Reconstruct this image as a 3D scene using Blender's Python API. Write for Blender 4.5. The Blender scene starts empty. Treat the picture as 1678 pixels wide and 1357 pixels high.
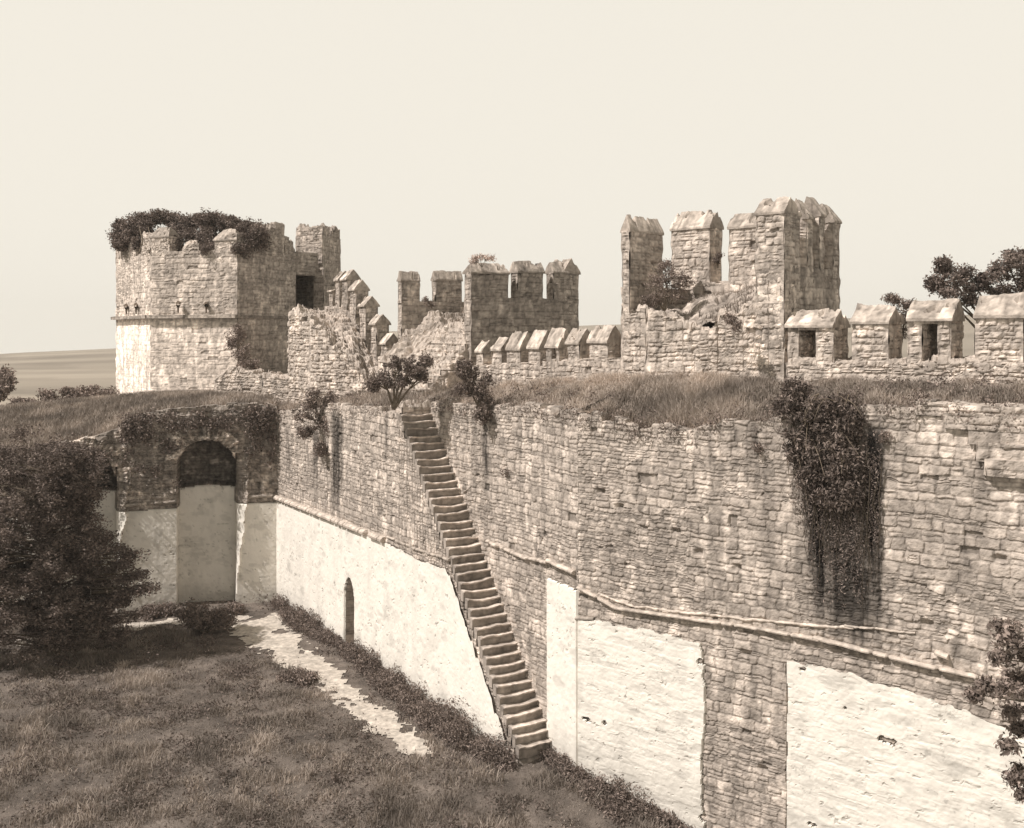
import bpy, math, random
import numpy as np
from math import radians as R, pi
random.seed(7); rng = np.random.default_rng(11)
sc = bpy.context.scene; col = sc.collection

# ------------------------------------------------------------------ camera, world, sun, exposure
F_PX, CX, HY, CAM_Z = 1700.0, 839.0, 545.0, 16.4
cd = bpy.data.cameras.new('camera'); cam = bpy.data.objects.new('camera', cd); col.objects.link(cam)
cam.location = (0, 0, CAM_Z); cam.rotation_euler = (R(90), 0, 0)
cd.sensor_width = 36; cd.lens = 36*F_PX/1678; cd.shift_y = -(678.5-HY)/1678
cd.clip_start = .5; cd.clip_end = 6000; sc.camera = cam
SUN = np.array([-.93, -.37, 0]); SUN /= np.linalg.norm(SUN)
EL = R(50); SUN = np.array([SUN[0]*math.cos(EL), SUN[1]*math.cos(EL), math.sin(EL)])
w = bpy.data.worlds.new('World'); sc.world = w; w.use_nodes = True
nt = w.node_tree; nt.nodes.clear()
sky = nt.nodes.new('ShaderNodeTexSky'); sky.sky_type = 'NISHITA'; sky.sun_disc = False
sky.sun_elevation = EL; sky.sun_rotation = math.atan2(SUN[0], SUN[1]); sky.dust_density = 4; sky.air_density = 1.2
bw = nt.nodes.new('ShaderNodeRGBToBW'); mr = nt.nodes.new('ShaderNodeMapRange')
mr.inputs['From Min'].default_value = 0; mr.inputs['From Max'].default_value = 14
mr.inputs['To Min'].default_value = 8.75; mr.inputs['To Max'].default_value = 9.8
mul = nt.nodes.new('ShaderNodeMix'); mul.data_type = 'RGBA'; mul.blend_type = 'MULTIPLY'; mul.inputs[0].default_value = 1
mul.inputs[7].default_value = (1.0, .945, .835, 1)      # the pale cream tone of the print's sky
bg = nt.nodes.new('ShaderNodeBackground'); bg.inputs[1].default_value = .1
wo = nt.nodes.new('ShaderNodeOutputWorld'); L = nt.links.new
L(sky.outputs[0], bw.inputs[0]); L(bw.outputs[0], mr.inputs['Value']); L(mr.outputs[0], mul.inputs[6])
tc = nt.nodes.new('ShaderNodeTexCoord'); sx = nt.nodes.new('ShaderNodeSeparateXYZ'); L(tc.outputs['Generated'], sx.inputs[0])
zr = nt.nodes.new('ShaderNodeMapRange'); zr.interpolation_type = 'SMOOTHSTEP'; zr.inputs['From Min'].default_value = .30; zr.inputs['From Max'].default_value = .62
zr.inputs['To Min'].default_value = .1; zr.inputs['To Max'].default_value = .045; L(sx.outputs['Z'], zr.inputs['Value']); L(zr.outputs[0], bg.inputs[1])
L(mul.outputs[2], bg.inputs[0]); L(bg.outputs[0], wo.inputs[0])
sl = bpy.data.lights.new('sun', 'SUN'); sun = bpy.data.objects.new('sun', sl); col.objects.link(sun)
sl.energy = 4.9; sl.angle = R(.5); sl.color = (1, .945, .91)
from mathutils import Vector
sun.rotation_euler = Vector(SUN).to_track_quat('Z', 'Y').to_euler(); sun.location = (-40, 20, 60)
sc.view_settings.view_transform = 'Standard'; sc.view_settings.look = 'None'
sc.view_settings.exposure = 0; sc.view_settings.gamma = 1
sc.cycles.max_bounces = 5; sc.cycles.diffuse_bounces = 3; sc.cycles.transparent_max_bounces = 4

# ------------------------------------------------------------------ helpers
def hsh(i, j, s):
    i = np.asarray(i, dtype=np.int64); j = np.asarray(j, dtype=np.int64)
    h = (i*374761393 + j*668265263 + int(s)*974634777) & 0xffffffff
    h = ((h ^ (h >> 13))*1274126177) & 0xffffffff
    h = ((h ^ (h >> 16))*2246822519) & 0xffffffff
    return ((h ^ (h >> 15)) & 0xffffff)/16777216.0
def vn(x, y, s):
    x = np.asarray(x, float); y = np.asarray(y, float)
    i = np.floor(x); j = np.floor(y); a = x-i; b = y-j; a = a*a*(3-2*a); b = b*b*(3-2*b)
    i = i.astype(np.int64); j = j.astype(np.int64)
    return (hsh(i, j, s)*(1-a)+hsh(i+1, j, s)*a)*(1-b)+(hsh(i, j+1, s)*(1-a)+hsh(i+1, j+1, s)*a)*b
def fbm(x, y, s, o=4):
    r = 0; a = .5; t = 0
    for k in range(o):
        r = r+a*vn(x, y, s+k*17); t += a; x = np.asarray(x)*2.03+5.1; y = np.asarray(y)*2.03+1.7; a *= .5
    return r/t
def ss(a, b, x):
    t = np.clip((x-a)/(b-a), 0, 1); return t*t*(3-2*t)
def mesh(name, V, Fc, T, mat, parent=None, smooth=False):
    """V (n,3), Fc list of (m,3)/(m,4) index arrays, T per-vertex albedo -> ONE mesh object"""
    V = np.asarray(V, np.float32).reshape(-1, 3)
    if not isinstance(Fc, (list, tuple)): Fc = [Fc]
    Fc = [np.asarray(f, np.int32) for f in Fc if len(f)]
    me = bpy.data.meshes.new(name); me.vertices.add(len(V)); me.vertices.foreach_set('co', V.ravel())
    ls = np.concatenate([f.ravel() for f in Fc]); cnt = np.concatenate([np.full(len(f), f.shape[1], np.int32) for f in Fc])
    me.loops.add(len(ls)); me.loops.foreach_set('vertex_index', ls)
    me.polygons.add(len(cnt)); st = np.zeros(len(cnt), np.int32); st[1:] = np.cumsum(cnt)[:-1]
    me.polygons.foreach_set('loop_start', st)
    me.polygons.foreach_set('use_smooth', np.full(len(cnt), smooth))
    at = me.attributes.new('tint', 'FLOAT', 'POINT')
    T = np.broadcast_to(np.asarray(T, np.float32), (len(V),)); at.data.foreach_set('value', np.ascontiguousarray(T))
    me.update(calc_edges=True); me.materials.append(mat)
    o = bpy.data.objects.new(name, me); col.objects.link(o)
    if parent is not None: o.parent = parent; o.matrix_parent_inverse = parent.matrix_world.inverted(); fixloc(o, parent)
    return o
def fixloc(o, p):      # children keep world coordinates while the empty stands at its base
    from mathutils import Matrix
    o.matrix_parent_inverse = Matrix.Translation(-(root_loc(p)))
def root_loc(p):
    v = Vector((0, 0, 0)); q = p
    if q.type == 'EMPTY': v = Vector(q.location)
    return v
def thing(name, label, cat, loc, group=None):
    o = bpy.data.objects.new(name, None); col.objects.link(o); o.location = loc; o.empty_display_size = .3
    o['label'] = label; o['category'] = cat
    if group: o['group'] = group
    return o
def tag(o, label, cat, group=None, kind=None):
    o['label'] = label; o['category'] = cat
    if group: o['group'] = group
    if kind: o['kind'] = kind
    return o
def join(parts):
    V = []; Q = []; T3 = []; T = []; n = 0
    for v, q, t in parts:
        v = np.asarray(v).reshape(-1, 3); V.append(v); T.append(np.broadcast_to(np.asarray(t, float), (len(v),)))
        for f in (q if isinstance(q, list) else [q]):
            f = np.asarray(f)
            if len(f): (Q if f.shape[1] == 4 else T3).append(f+n)
        n += len(v)
    out = []
    if Q: out.append(np.concatenate(Q))
    if T3: out.append(np.concatenate(T3))
    return np.concatenate(V), out, np.concatenate(T)
def build(name, parts, mat, parent=None, smooth=False):
    V, Fc, T = join(parts); return mesh(name, V, Fc, T, mat, parent, smooth)
def gridq(nr, nc, mask=None):
    a = np.arange(nr*nc).reshape(nr, nc)
    q = np.stack([a[:-1, :-1], a[:-1, 1:], a[1:, 1:], a[1:, :-1]], -1)
    return q[mask] if mask is not None else q.reshape(-1, 4)

# ------------------------------------------------------------------ materials (procedural, monochrome sepia world)
def material(name, rgb, bump=.0, bscale=30, rough=.95, nscale=8, namp=.25, transl=0, bdist=.03, spots=None):
    m = bpy.data.materials.new(name); m.use_nodes = True; n = m.node_tree; l = n.links.new
    b = n.nodes['Principled BSDF']; b.inputs['Roughness'].default_value = rough
    b.inputs['Specular IOR Level'].default_value = .12
    at = n.nodes.new('ShaderNodeAttribute'); at.attribute_name = 'tint'
    geo = n.nodes.new('ShaderNodeNewGeometry')
    no = n.nodes.new('ShaderNodeTexNoise'); no.inputs['Scale'].default_value = nscale; no.inputs['Detail'].default_value = 6
    l(geo.outputs['Position'], no.inputs['Vector'])
    mp = n.nodes.new('ShaderNodeMapRange'); mp.inputs['From Min'].default_value = .3; mp.inputs['From Max'].default_value = .7
    mp.inputs['To Min'].default_value = 1-namp; mp.inputs['To Max'].default_value = 1+namp; l(no.outputs['Fac'], mp.inputs['Value'])
    mu = n.nodes.new('ShaderNodeMath'); mu.operation = 'MULTIPLY'; l(at.outputs['Fac'], mu.inputs[0]); l(mp.outputs[0], mu.inputs[1])
    last = mu.outputs[0]
    if spots:
        sn = n.nodes.new('ShaderNodeTexNoise'); sn.inputs['Scale'].default_value = spots[0]; sn.inputs['Detail'].default_value = 5
        l(geo.outputs['Position'], sn.inputs['Vector'])
        sm = n.nodes.new('ShaderNodeMapRange'); sm.inputs['From Min'].default_value = spots[1]; sm.inputs['From Max'].default_value = spots[1]+.05
        sm.inputs['To Min'].default_value = 1; sm.inputs['To Max'].default_value = spots[2]; l(sn.outputs['Fac'], sm.inputs['Value'])
        m2 = n.nodes.new('ShaderNodeMath'); m2.operation = 'MULTIPLY'; l(last, m2.inputs[0]); l(sm.outputs[0], m2.inputs[1]); last = m2.outputs[0]
    sc_ = n.nodes.new('ShaderNodeVectorMath'); sc_.operation = 'SCALE'; sc_.inputs[0].default_value = rgb
    l(last, sc_.inputs['Scale']); l(sc_.outputs[0], b.inputs['Base Color'])
    if bump:
        bn = n.nodes.new('ShaderNodeTexNoise'); bn.inputs['Scale'].default_value = bscale; bn.inputs['Detail'].default_value = 8
        bn.inputs['Roughness'].default_value = .65
        l(geo.outputs['Position'], bn.inputs['Vector'])
        bu = n.nodes.new('ShaderNodeBump'); bu.inputs['Strength'].default_value = bump; bu.inputs['Distance'].default_value = bdist
        l(bn.outputs['Fac'], bu.inputs['Height']); l(bu.outputs[0], b.inputs['Normal'])
    if transl:
        tr = n.nodes.new('ShaderNodeBsdfTranslucent'); mx = n.nodes.new('ShaderNodeMixShader'); mx.inputs[0].default_value = transl
        l(sc_.outputs[0], tr.inputs[0]); l(b.outputs[0], mx.inputs[1]); l(tr.outputs[0], mx.inputs[2])
        l(mx.outputs[0], n.nodes['Material Output'].inputs[0])
    return m
STONE = material('rubble_stone', (1.18, 1.02, .88), .7, 11, namp=.30, nscale=4, bdist=.035)
TILE = material('coping_slab', (.88, .76, .65), .8, 12, namp=.34, nscale=4, bdist=.04)
PLAST = material('lime_plaster', (1.04, .975, .87), .3, 7, namp=.05, nscale=1.2, bdist=.03, spots=(3.3, .68, .72))
LEAF = material('foliage', (1.75, 1.40, 1.20), 0, namp=.15, nscale=1.5, transl=.12)
GRASS = material('dry_grass', (1.32, 1.12, .95), 0, namp=.25, nscale=.8, transl=.2)
BARK = material('bark', (1.25, 1, .75), .6, 20)
SOIL = material('grassy_soil', (1.12, .94, .80), 1, 5, namp=.45, nscale=1.1, bdist=.12)
DUST = material('pale_dust', (1.12, 1, .86), .6, 16, namp=.3, nscale=5, bdist=.03)
FIELD = material('far_field', (1.16, 1, .80), 0, namp=.14, nscale=.02)
WOOD = material('old_timber', (1.3, 1, .75), .4, 20)

# ------------------------------------------------------------------ masonry as real relief
def masonry(u, z, seed, ch=.33, ln=.55, relief=1.0, tint=.36, joint=.035):
    if np.size(u) > 20000:      # rebuilt patches: thin bricky courses between the blocks
        a = masonry1(u, z, seed, ch, ln, relief, tint, joint); b = masonry1(u, z, seed+400, ch*.6, ln*.75, relief, tint, joint)
        m = fbm(u*.28, z*.45, seed+90, 3) > .54; return np.where(m, b[0], a[0]), np.where(m, b[1], a[1])
    return masonry1(u, z, seed, ch, ln, relief, tint, joint)
def masonry1(u, z, seed, ch, ln, relief, tint, joint):
    u0, z0_ = u, z; u = u0+.07*(fbm(u0*3.1, z0_*3.1, seed+41, 3)-.5)*2; z = z0_+.05*(fbm(u0*3.3, z0_*3.3, seed+43, 3)-.5)*2
    zz = z+.16*(fbm(u*.25, z*.1, seed+1, 3)-.5)+.05*(vn(u*1.7, z*1.1, seed+2)-.5)
    lo, hi = float(zz.min())-1, float(zz.max())+1
    rs = np.random.default_rng(seed); b = [lo]
    while b[-1] < hi: b.append(b[-1]+ch*rs.choice([.5, .75, 1, 1.15, 1.35]))
    b = np.array(b); k = np.clip(np.searchsorted(b, zz)-1, 0, len(b)-2)
    db = zz-b[k]; dt = b[k+1]-zz; H = b[k+1]-b[k]
    Lk = ln*(.75+.6*hsh(k, 0, seed+3))*(.6+.4*H/ch)
    t = (u+.05*(vn(u*2, z*3, seed+9)-.5))/Lk+hsh(k, 1, seed+4)*9; i = np.floor(t).astype(np.int64)
    bd = lambda ii: ii+.62*(hsh(ii, k, seed+5)-.5)
    i = np.where(t < bd(i), i-1, i); i = np.where(t > bd(i+1), i+1, i)
    dl = (t-bd(i))*Lk; dr = (bd(i+1)-t)*Lk; r1 = hsh(i, k, seed+6); r2 = hsh(i, k, seed+7); r3 = hsh(i, k, seed+8)
    m = np.minimum(np.minimum(dl, dr), np.minimum(db, dt))
    s2 = r3 < .3
    m = np.where(s2, np.minimum(m, np.abs(db-H*(.35+.3*r2))), m)
    r1 = np.where(s2 & (db > H*(.35+.3*r2)), 1-r1, r1)
    cor = np.minimum(dl, dr)+np.minimum(db, dt)
    m = np.minimum(m, (cor-.05)*.8)+.035*(fbm(u*9, z*9, seed+12, 2)-.5)
    j = ss(-.005, joint*(1+.6*r2), m); dome = ss(0, .12, m)
    h = relief*(j*(.030+.044*(r1-.5))+.008*dome+.055*(fbm(u*4, z*5, seed+13, 4)-.5)+.03*(fbm(u*16, z*16, seed+14, 2)-.5))
    T = tint*(.78+.42*r2)*(.62+.38*j)*(1+.18*(fbm(u*.5, z*.5, seed+15, 3)-.5))*(1+.5*(fbm(u*6, z*9, seed+19, 3)-.5))
    gone = (r1 > .985) & (r2 < .7); h = np.where(gone, -.07*relief, h); T = np.where(gone, T*.7, T)
    # rain streaks and pale lime runs
    st = fbm(u*2.6, z*.22, seed+16, 3); T = T*(1-.24*ss(.55, .75, st)); T = T*(1+.5*ss(.56, .72, fbm(u*2.4, z*.9, seed+21, 4)))
    return h, T
def face(A, d, L_, n, zb, zt, res, seed, hfun=None, keep=None, lip=.0, mk=None, rz=None, uoff=0., edge=None):
    """relief sheet from A along d; n = outward normal; zb/zt numbers or functions of u"""
    nu = max(3, int(L_/res)+1); u = np.linspace(0, L_, nu)
    ZB = zb(u) if callable(zb) else np.full(nu, float(zb)); ZT = zt(u) if callable(zt) else np.full(nu, float(zt))
    nz = max(3, int(np.max(ZT-ZB)/(rz or res))+1); v = np.linspace(0, 1, nz)
    kk = max(1, int(1.2/res)); ZTs = np.convolve(np.pad(ZT, kk, mode='edge'), np.ones(2*kk+1)/(2*kk+1), 'valid') if (lip and nu > 4*kk) else ZT
    U, Vv = np.meshgrid(u, v); Z = ZB+Vv*(ZTs-ZB)+(ZT-ZTs)*Vv**24
    h, T = (mk or masonry)(U+uoff, Z, seed)
    if hfun: h, T = hfun(U, Z, h, T)
    if edge:      # shared ragged corner with the neighbouring face
        for e, uu in ((edge[0], U), (edge[1], L_-U)):
            c = .10*(vn(Z[:, :1]*2.6, Z[:, :1]*0, e)-.55); f = ss(.22, 0, uu); h = h*(1-f)+c*f
    P = np.stack([A[0]+d[0]*U+n[0]*h, A[1]+d[1]*U+n[1]*h, Z], -1)
    if lip:      # top row bends back over the wall so that the edge stones have depth
        rows = []; tt = []
        for k, (o_, dz) in enumerate(((.12, .03), (.35, .02), (.7, -.05), (lip, -.45))):
            q = P[-1].copy(); q[:, 0] = A[0]+d[0]*u-n[0]*(o_-h[-1]*.5); q[:, 1] = A[1]+d[1]*u-n[1]*(o_-h[-1]*.5)
            q[:, 2] = ZT+dz+.07*(fbm(u*3, u*0+o_*4, seed+31, 2)-.5); rows.append(q); tt.append(T[-1]*1.0)
        P = np.concatenate([P, np.array(rows)]); T = np.concatenate([T, np.array(tt)])
        if keep is not None: U = np.concatenate([U, np.tile(u, (4, 1))]); Z = np.concatenate([Z, np.tile(ZT, (4, 1))])
    nr, nc = T.shape; mask = None
    if keep is not None:
        kv = keep(U, Z); mask = kv[:-1, :-1] & kv[:-1, 1:] & kv[1:, 1:] & kv[1:, :-1]
        bord = ~(kv & np.roll(kv, 1, 0) & np.roll(kv, -1, 0) & np.roll(kv, 1, 1) & np.roll(kv, -1, 1))
        hb = np.where(bord, -.10, 0.); P[..., 0] += n[0]*hb; P[..., 1] += n[1]*hb
        q = gridq(nr, nc, mask); used = np.unique(q); re = np.full(nr*nc, -1); re[used] = np.arange(len(used))
        return P.reshape(-1, 3)[used], re[q], T.ravel()[used]
    return P.reshape(-1, 3), gridq(nr, nc), T.ravel()
def prism(poly, z0, zt, res, seed, ch=.33, ln=.55, tint=.36, relief=1., hfun=None, cap=True, captint=None, skip=()):
    poly = [np.array(p, float) for p in poly]; c = sum(poly)/len(poly); out = []; tops = []
    mk = lambda u, z, s: masonry(u, z, s, ch, ln, relief, tint)
    for i, a in enumerate(poly):
        b = poly[(i+1) % len(poly)]; e = b-a; L_ = np.linalg.norm(e); d = e/L_; n = np.array([d[1], -d[0]])
        if n @ ((a+b)/2-c) < 0: n = -n
        if callable(zt): f = (lambda u, a=a, d=d: zt(a[0]+d[0]*u, a[1]+d[1]*u))
        else: f = zt
        if i not in skip:
            hf = (lambda U, Z, h, T, i=i, L_=L_: hfun(i, U, Z, h, T, L_)) if hfun else None
            P = face(a, d, L_, n, z0, f, res, seed+i*3, hfun=hf, mk=mk, edge=(seed+77+i, seed+77+(i+1) % len(poly)), uoff=i*13.1)
            out.append(P)
            nu = max(3, int(L_/res)+1); tops.append(P[0][-nu:])
        else:
            u = np.linspace(0, L_, 5); tops.append(np.stack([a[0]+d[0]*u, a[1]+d[1]*u, (f(u) if callable(f) else u*0+f)], -1))
    if cap:
        r = np.concatenate(tops); m = len(r); lv = [np.concatenate([r, ])]
        C = r.mean(0)
        KK = np.linspace(0, .95, int(np.clip(np.linalg.norm((r-C)[:, :2], axis=1).mean()/(res*1.7), 5, 45)) if relief >= 1.5 else 8); rings = [r+(C-r)*k for k in KK]; big = relief >= 1.5
        for k, q in enumerate(rings[1:]): q[:, 2] = (zt(q[:, 0], q[:, 1]) if callable(zt) else zt)+.2*relief*(fbm(q[:, 0]*2.4, q[:, 1]*2.4, seed+5, 4)-.5)
        for q in rings[1:]:
            if big: ph = 2.2*fbm(q[:, 0]*.7, q[:, 1]*.7, seed+2, 2); q[:, 2] = .45*q[:, 2]+.55*((np.floor(q[:, 2]/.36+ph)-ph)*.36+.18)
            if big: q[:, 2] += 1.2*masonry1(q[:, 0]*1.1, q[:, 1]*1.1, seed+8, .5, .6, 2.2, tint, .06)[0]
        Cz = C.copy(); Cz[2] = float(zt(np.array([C[0]]), np.array([C[1]]))[0]) if callable(zt) else zt
        V = np.concatenate(rings+[Cz[None]]); idx = np.arange(m); nx = (idx+1) % m; Fq = []
        for k in range(len(KK)-1): Fq.append(np.stack([idx+k*m, nx+k*m, nx+(k+1)*m, idx+(k+1)*m], -1))
        tri = np.stack([idx+(len(KK)-1)*m, nx+(len(KK)-1)*m, np.full(m, len(KK)*m)], -1)
        out.append((V, [np.concatenate(Fq), tri], (captint or tint)*(.7+.6*fbm(V[:, 0]*2, V[:, 1]*2, seed+9, 2))))
    return out
def hit(A, d, px):
    t = (px-CX)/F_PX; return (t*A[1]-A[0])/(d[0]-t*d[1])
def pt(px, Y): return np.array([(px-CX)/F_PX*Y, Y])
def zz(py, Y): return CAM_Z-(py-HY)/F_PX*Y
def P3(px, py, Y): return np.array([(px-CX)/F_PX*Y, Y, zz(py, Y)])
def prof(A, d, pts, jag=.0, seed=0, step=.5):
    t = []; z = []
    for px, py in pts:
        q = hit(A, d, px); Y = A[1]+d[1]*q; t.append(q); z.append(zz(py, Y))
    t = np.array(t); z = np.array(z); o = np.argsort(t); t = t[o]; z = z[o]
    def f(u):
        r = np.interp(u, t, z)
        if jag: k = u/step; i = np.floor(k+.3*(vn(u*2, u*0, seed+3)-.5)); r = r+jag*(hsh(i.astype(np.int64), 0, seed)-.5)*2+.06*(fbm(u*4, u*0, seed+1, 2)-.5)
        return r
    return f
def coping(A, d, L_, n, T_, ze, rise, seed, over=.12, tint=.42, hip=0):
    """gabled slab roof on a merlon, ridge along d; ends closed by gables (hip pulls the ridge ends in)"""
    oe = min(over, .05); a = A-d*oe; Lr = L_+2*oe; W = T_+2*over; o = a-n*over      # n points outwards away from the viewer side
    nu = max(4, int(Lr/.07)); nw = max(6, int(W/.07)); u = np.linspace(0, Lr, nu); w_ = np.linspace(0, W, nw)
    U, Wv = np.meshgrid(u, w_); f = 1-np.abs(Wv/W*2-1)
    Z = ze+rise*f**.92
    h, T = masonry(U, Wv, seed, ch=.62, ln=.34, relief=.7, tint=tint, joint=.02)
    Z = Z+h*1.1+.16*(fbm(U*1.6, Wv*1.3, seed+3, 4)-.5)*ss(0, .3, f)-.16*(fbm(U*2.2, Wv*2.2, seed+6, 3) > .64)*(f > .2)
    Uu = Lr/2+(U-Lr/2)*(1-hip*f)+.10*(fbm(Wv*3, U*0, seed+8, 3)-.5)*(np.abs(U/Lr*2-1) > .8)+.05*(hsh(np.floor(Wv/.3).astype(int), 0, seed)-.5)*(np.abs(U/Lr*2-1) > .9)
    Pt = np.stack([o[0]+d[0]*Uu+n[0]*Wv, o[1]+d[1]*Uu+n[1]*Wv, Z], -1)
    Pb = np.stack([o[0]+d[0]*Uu+n[0]*Wv, o[1]+d[1]*Uu+n[1]*Wv, np.full(U.shape, ze-.07)], -1)
    nr, nc = U.shape; N = nr*nc; q = gridq(nr, nc); e = np.arange(N).reshape(nr, nc); s = []
    for line in (e[0], e[-1], e[:, 0], e[:, -1]): s.append(np.stack([line[:-1], line[1:], line[1:]+N, line[:-1]+N], -1))
    return [(np.concatenate([Pt.reshape(-1, 3), Pb.reshape(-1, 3)]), np.concatenate([q, q+N]+s), np.concatenate([T.ravel(), np.full(N, tint*.8)]))]
def merlon(parent, A, d, L_, n, T_, z0, z1, rise, seed, hole=None, tint=.36, res=.06, cap=True, hip=0, over=.1, ctint=.42, ch=.24, ln=.36, relief=1.15):
    A = np.array(A, float); d = np.array(d, float); n = np.array(n, float)
    rect = lambda a, b: [A+d*a, A+d*b, A+d*b+n*T_, A+d*a+n*T_]
    if hole:
        h0, h1, hz0, hz1 = hole; ps = []
        ps += prism(rect(0, h0), z0, z1, res, seed, ch, ln, tint, relief); ps += prism(rect(h1, L_), z0, z1, res, seed+5, ch, ln, tint, relief)
        ps += prism(rect(h0-.02, h1+.02), z0, hz0, res, seed+9, ch, ln, tint, relief*.8); ps += prism(rect(h0-.02, h1+.02), hz1, z1, res, seed+13, ch, ln, tint, relief*.8)
        bk = [A+d*(h0-.02)+n*(T_-.16), A+d*(h1+.02)+n*(T_-.16), A+d*(h1+.02)+n*(T_-.04), A+d*(h0-.02)+n*(T_-.04)]; ps += prism(bk, hz0-.1, hz1+.1, res*1.5, seed+17, ch, ln, tint*.8, .6)
    else: ps = prism(rect(0, L_), z0, z1 if cap else (lambda x, y: z1+.9*(fbm(x*1.6, y*1.6, seed, 3)-.5)), res, seed, ch, ln, tint, relief if cap else 1.6, captint=tint)
    m = build('merlon', ps, STONE, parent)
    if cap:
        c = build('coping', coping(A, d, L_, n, T_, z1, rise, seed+50, over=over, hip=hip, tint=ctint), TILE, m)
        c.matrix_parent_inverse.identity()
    return m
def tube(pts, rad, k=7, tint=.12, seed=0):
    pts = np.array(pts, float); n = len(pts); V = []
    for i in range(n):
        t = pts[min(i+1, n-1)]-pts[max(i-1, 0)]; t /= np.linalg.norm(t)+1e-9
        a = np.cross(t, [0, 0, 1] if abs(t[2]) < .9 else [1, 0, 0]); a /= np.linalg.norm(a); b = np.cross(t, a)
        for j in range(k):
            an = 2*pi*j/k; V.append(pts[i]+rad[i]*(math.cos(an)*a+math.sin(an)*b))
    q = [[i*k+j, i*k+(j+1) % k, (i+1)*k+(j+1) % k, (i+1)*k+j] for i in range(n-1) for j in range(k)]
    return np.array(V), np.array(q), tint
def leaves(C, size, tint=(.05, .12), flat=0., aspect=.5, down=0., rg=rng):
    """leaf quads at points C (n,3), slightly folded rhombs"""
    n = len(C); a = rg.normal(size=(n, 3)); a[:, 2] = a[:, 2]*(1-flat)-down; a /= np.linalg.norm(a, axis=1)[:, None]+1e-9
    b = rg.normal(size=(n, 3)); b -= (b*a).sum(1)[:, None]*a; b /= np.linalg.norm(b, axis=1)[:, None]+1e-9
    s = size*(.6+.8*rg.random(n))[:, None]
    V = np.stack([C-a*s*.5, C+b*s*aspect*.5, C+a*s*.5, C-b*s*aspect*.5], 1).reshape(-1, 3)
    return V, np.arange(4*n).reshape(n, 4), np.repeat(tint[0]+(tint[1]-tint[0])*rg.random(n)**1.5, 4)
def cloud(blobs, per, clump, size, nclump=30, tint=(.05, .12), rg=rng, **k):
    """blobs: (x,y,z,rx,ry,rz). leaves gathered in clumps inside each blob"""
    out = []; tint = (tint[0]*1.6+.01, tint[1]*1.6+.01)
    for (x, y, z, rx, ry, rz) in blobs:
        m = max(4, int(nclump)); c = rg.normal(size=(m, 3)); c /= np.linalg.norm(c, axis=1)[:, None]
        c *= (rg.random(m)**.45)[:, None]; c = c*[rx, ry, rz]+[x, y, z]
        q = np.repeat(c, per, 0)+np.clip(rg.normal(size=(m*per, 3)), -1.8, 1.8)*clump*np.array([1, 1, .75])*np.repeat(.5+rg.random(m), per)[:, None]
        v, f, t = leaves(q, size, tint, rg=rg, **k); t = t*np.repeat(.7+.6*rg.random(m), per*4); out.append((v, f, t))
    return out
def blades(X, Y, Z, hgt, wid, tint, rg=rng, lean=.35, dark=.0):
    n = len(X); an = rg.random(n)*2*pi; hh = hgt*(.45+.9*rg.random(n)); w2 = wid*(.6+.8*rg.random(n))/2
    lx = rg.normal(size=n)*lean*hh; ly = rg.normal(size=n)*lean*hh; c = np.cos(an)*w2; s = np.sin(an)*w2
    V = np.stack([np.stack([X-c, Y-s, Z-.04], -1), np.stack([X+c, Y+s, Z-.04], -1), np.stack([X+lx*.4+c*.6, Y+ly*.4+s*.6, Z+hh*.6], -1),
                  np.stack([X+lx, Y+ly, Z+hh], -1), np.stack([X+lx*.4-c*.6, Y+ly*.4-s*.6, Z+hh*.6], -1)], 1).reshape(-1, 3)
    i = np.arange(n)*5; q = np.stack([i, i+1, i+2, i+4], -1); t = np.stack([i+4, i+2, i+3], -1)
    return V, [q, t], np.repeat(tint, 5)

# ------------------------------------------------------------------ plan of the fortress
def unit(v): v = np.array(v, float); return v/np.linalg.norm(v)
C0 = pt(455, 63.36)                                   # inner corner of the court
dF = unit([.532, -.847]); nF = np.array([-dF[1], dF[0]])*1.0   # along the long wall towards us; outward (away from court)
if nF[0] < 0: nF = -nF
SW = 1.6                                              # stair width = step back of the wall
RA = C0+nF*SW
tK = hit(RA, dF, 948); K = RA+dF*tK
dB = unit([.766, -.643]); nB = np.array([-dB[1], dB[0]])
OA = C0+nF*5.4                                        # outer parapet line of the long wall
dW = unit([-.972, -.235]); nW = np.array([.235, -.972]); nW = unit(nW)       # far wall runs left; nW faces the court
OW = C0-nW*9.0
tFt = hit(C0, dF, 655); tFb = hit(C0, dF, 850)        # stair top and foot along the front plane
OB = K+nB*3.8
# intersection of outer lines
Mx = np.array([[dF[0], -dB[0]], [dF[1], -dB[1]]]); tt_ = np.linalg.solve(Mx, OB-OA); KO = OA+dF*tt_[0]

def gz(x, y):
    x = np.asarray(x, float); y = np.asarray(y, float)
    g = -1.3*ss(44, 30, y)-.25*ss(-12, 4, x)+.35*(fbm(x*.35, y*.35, 5, 3)-.5)*ss(70, 55, y)
    return g+.05*(fbm(x*2.5, y*2.5, 8, 2)-.5)
def g2(px, py):       # ground point under a pixel of the photograph (court is about level)
    Y = F_PX*CAM_Z/(py-HY); return (px-CX)/F_PX*Y, Y

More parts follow.
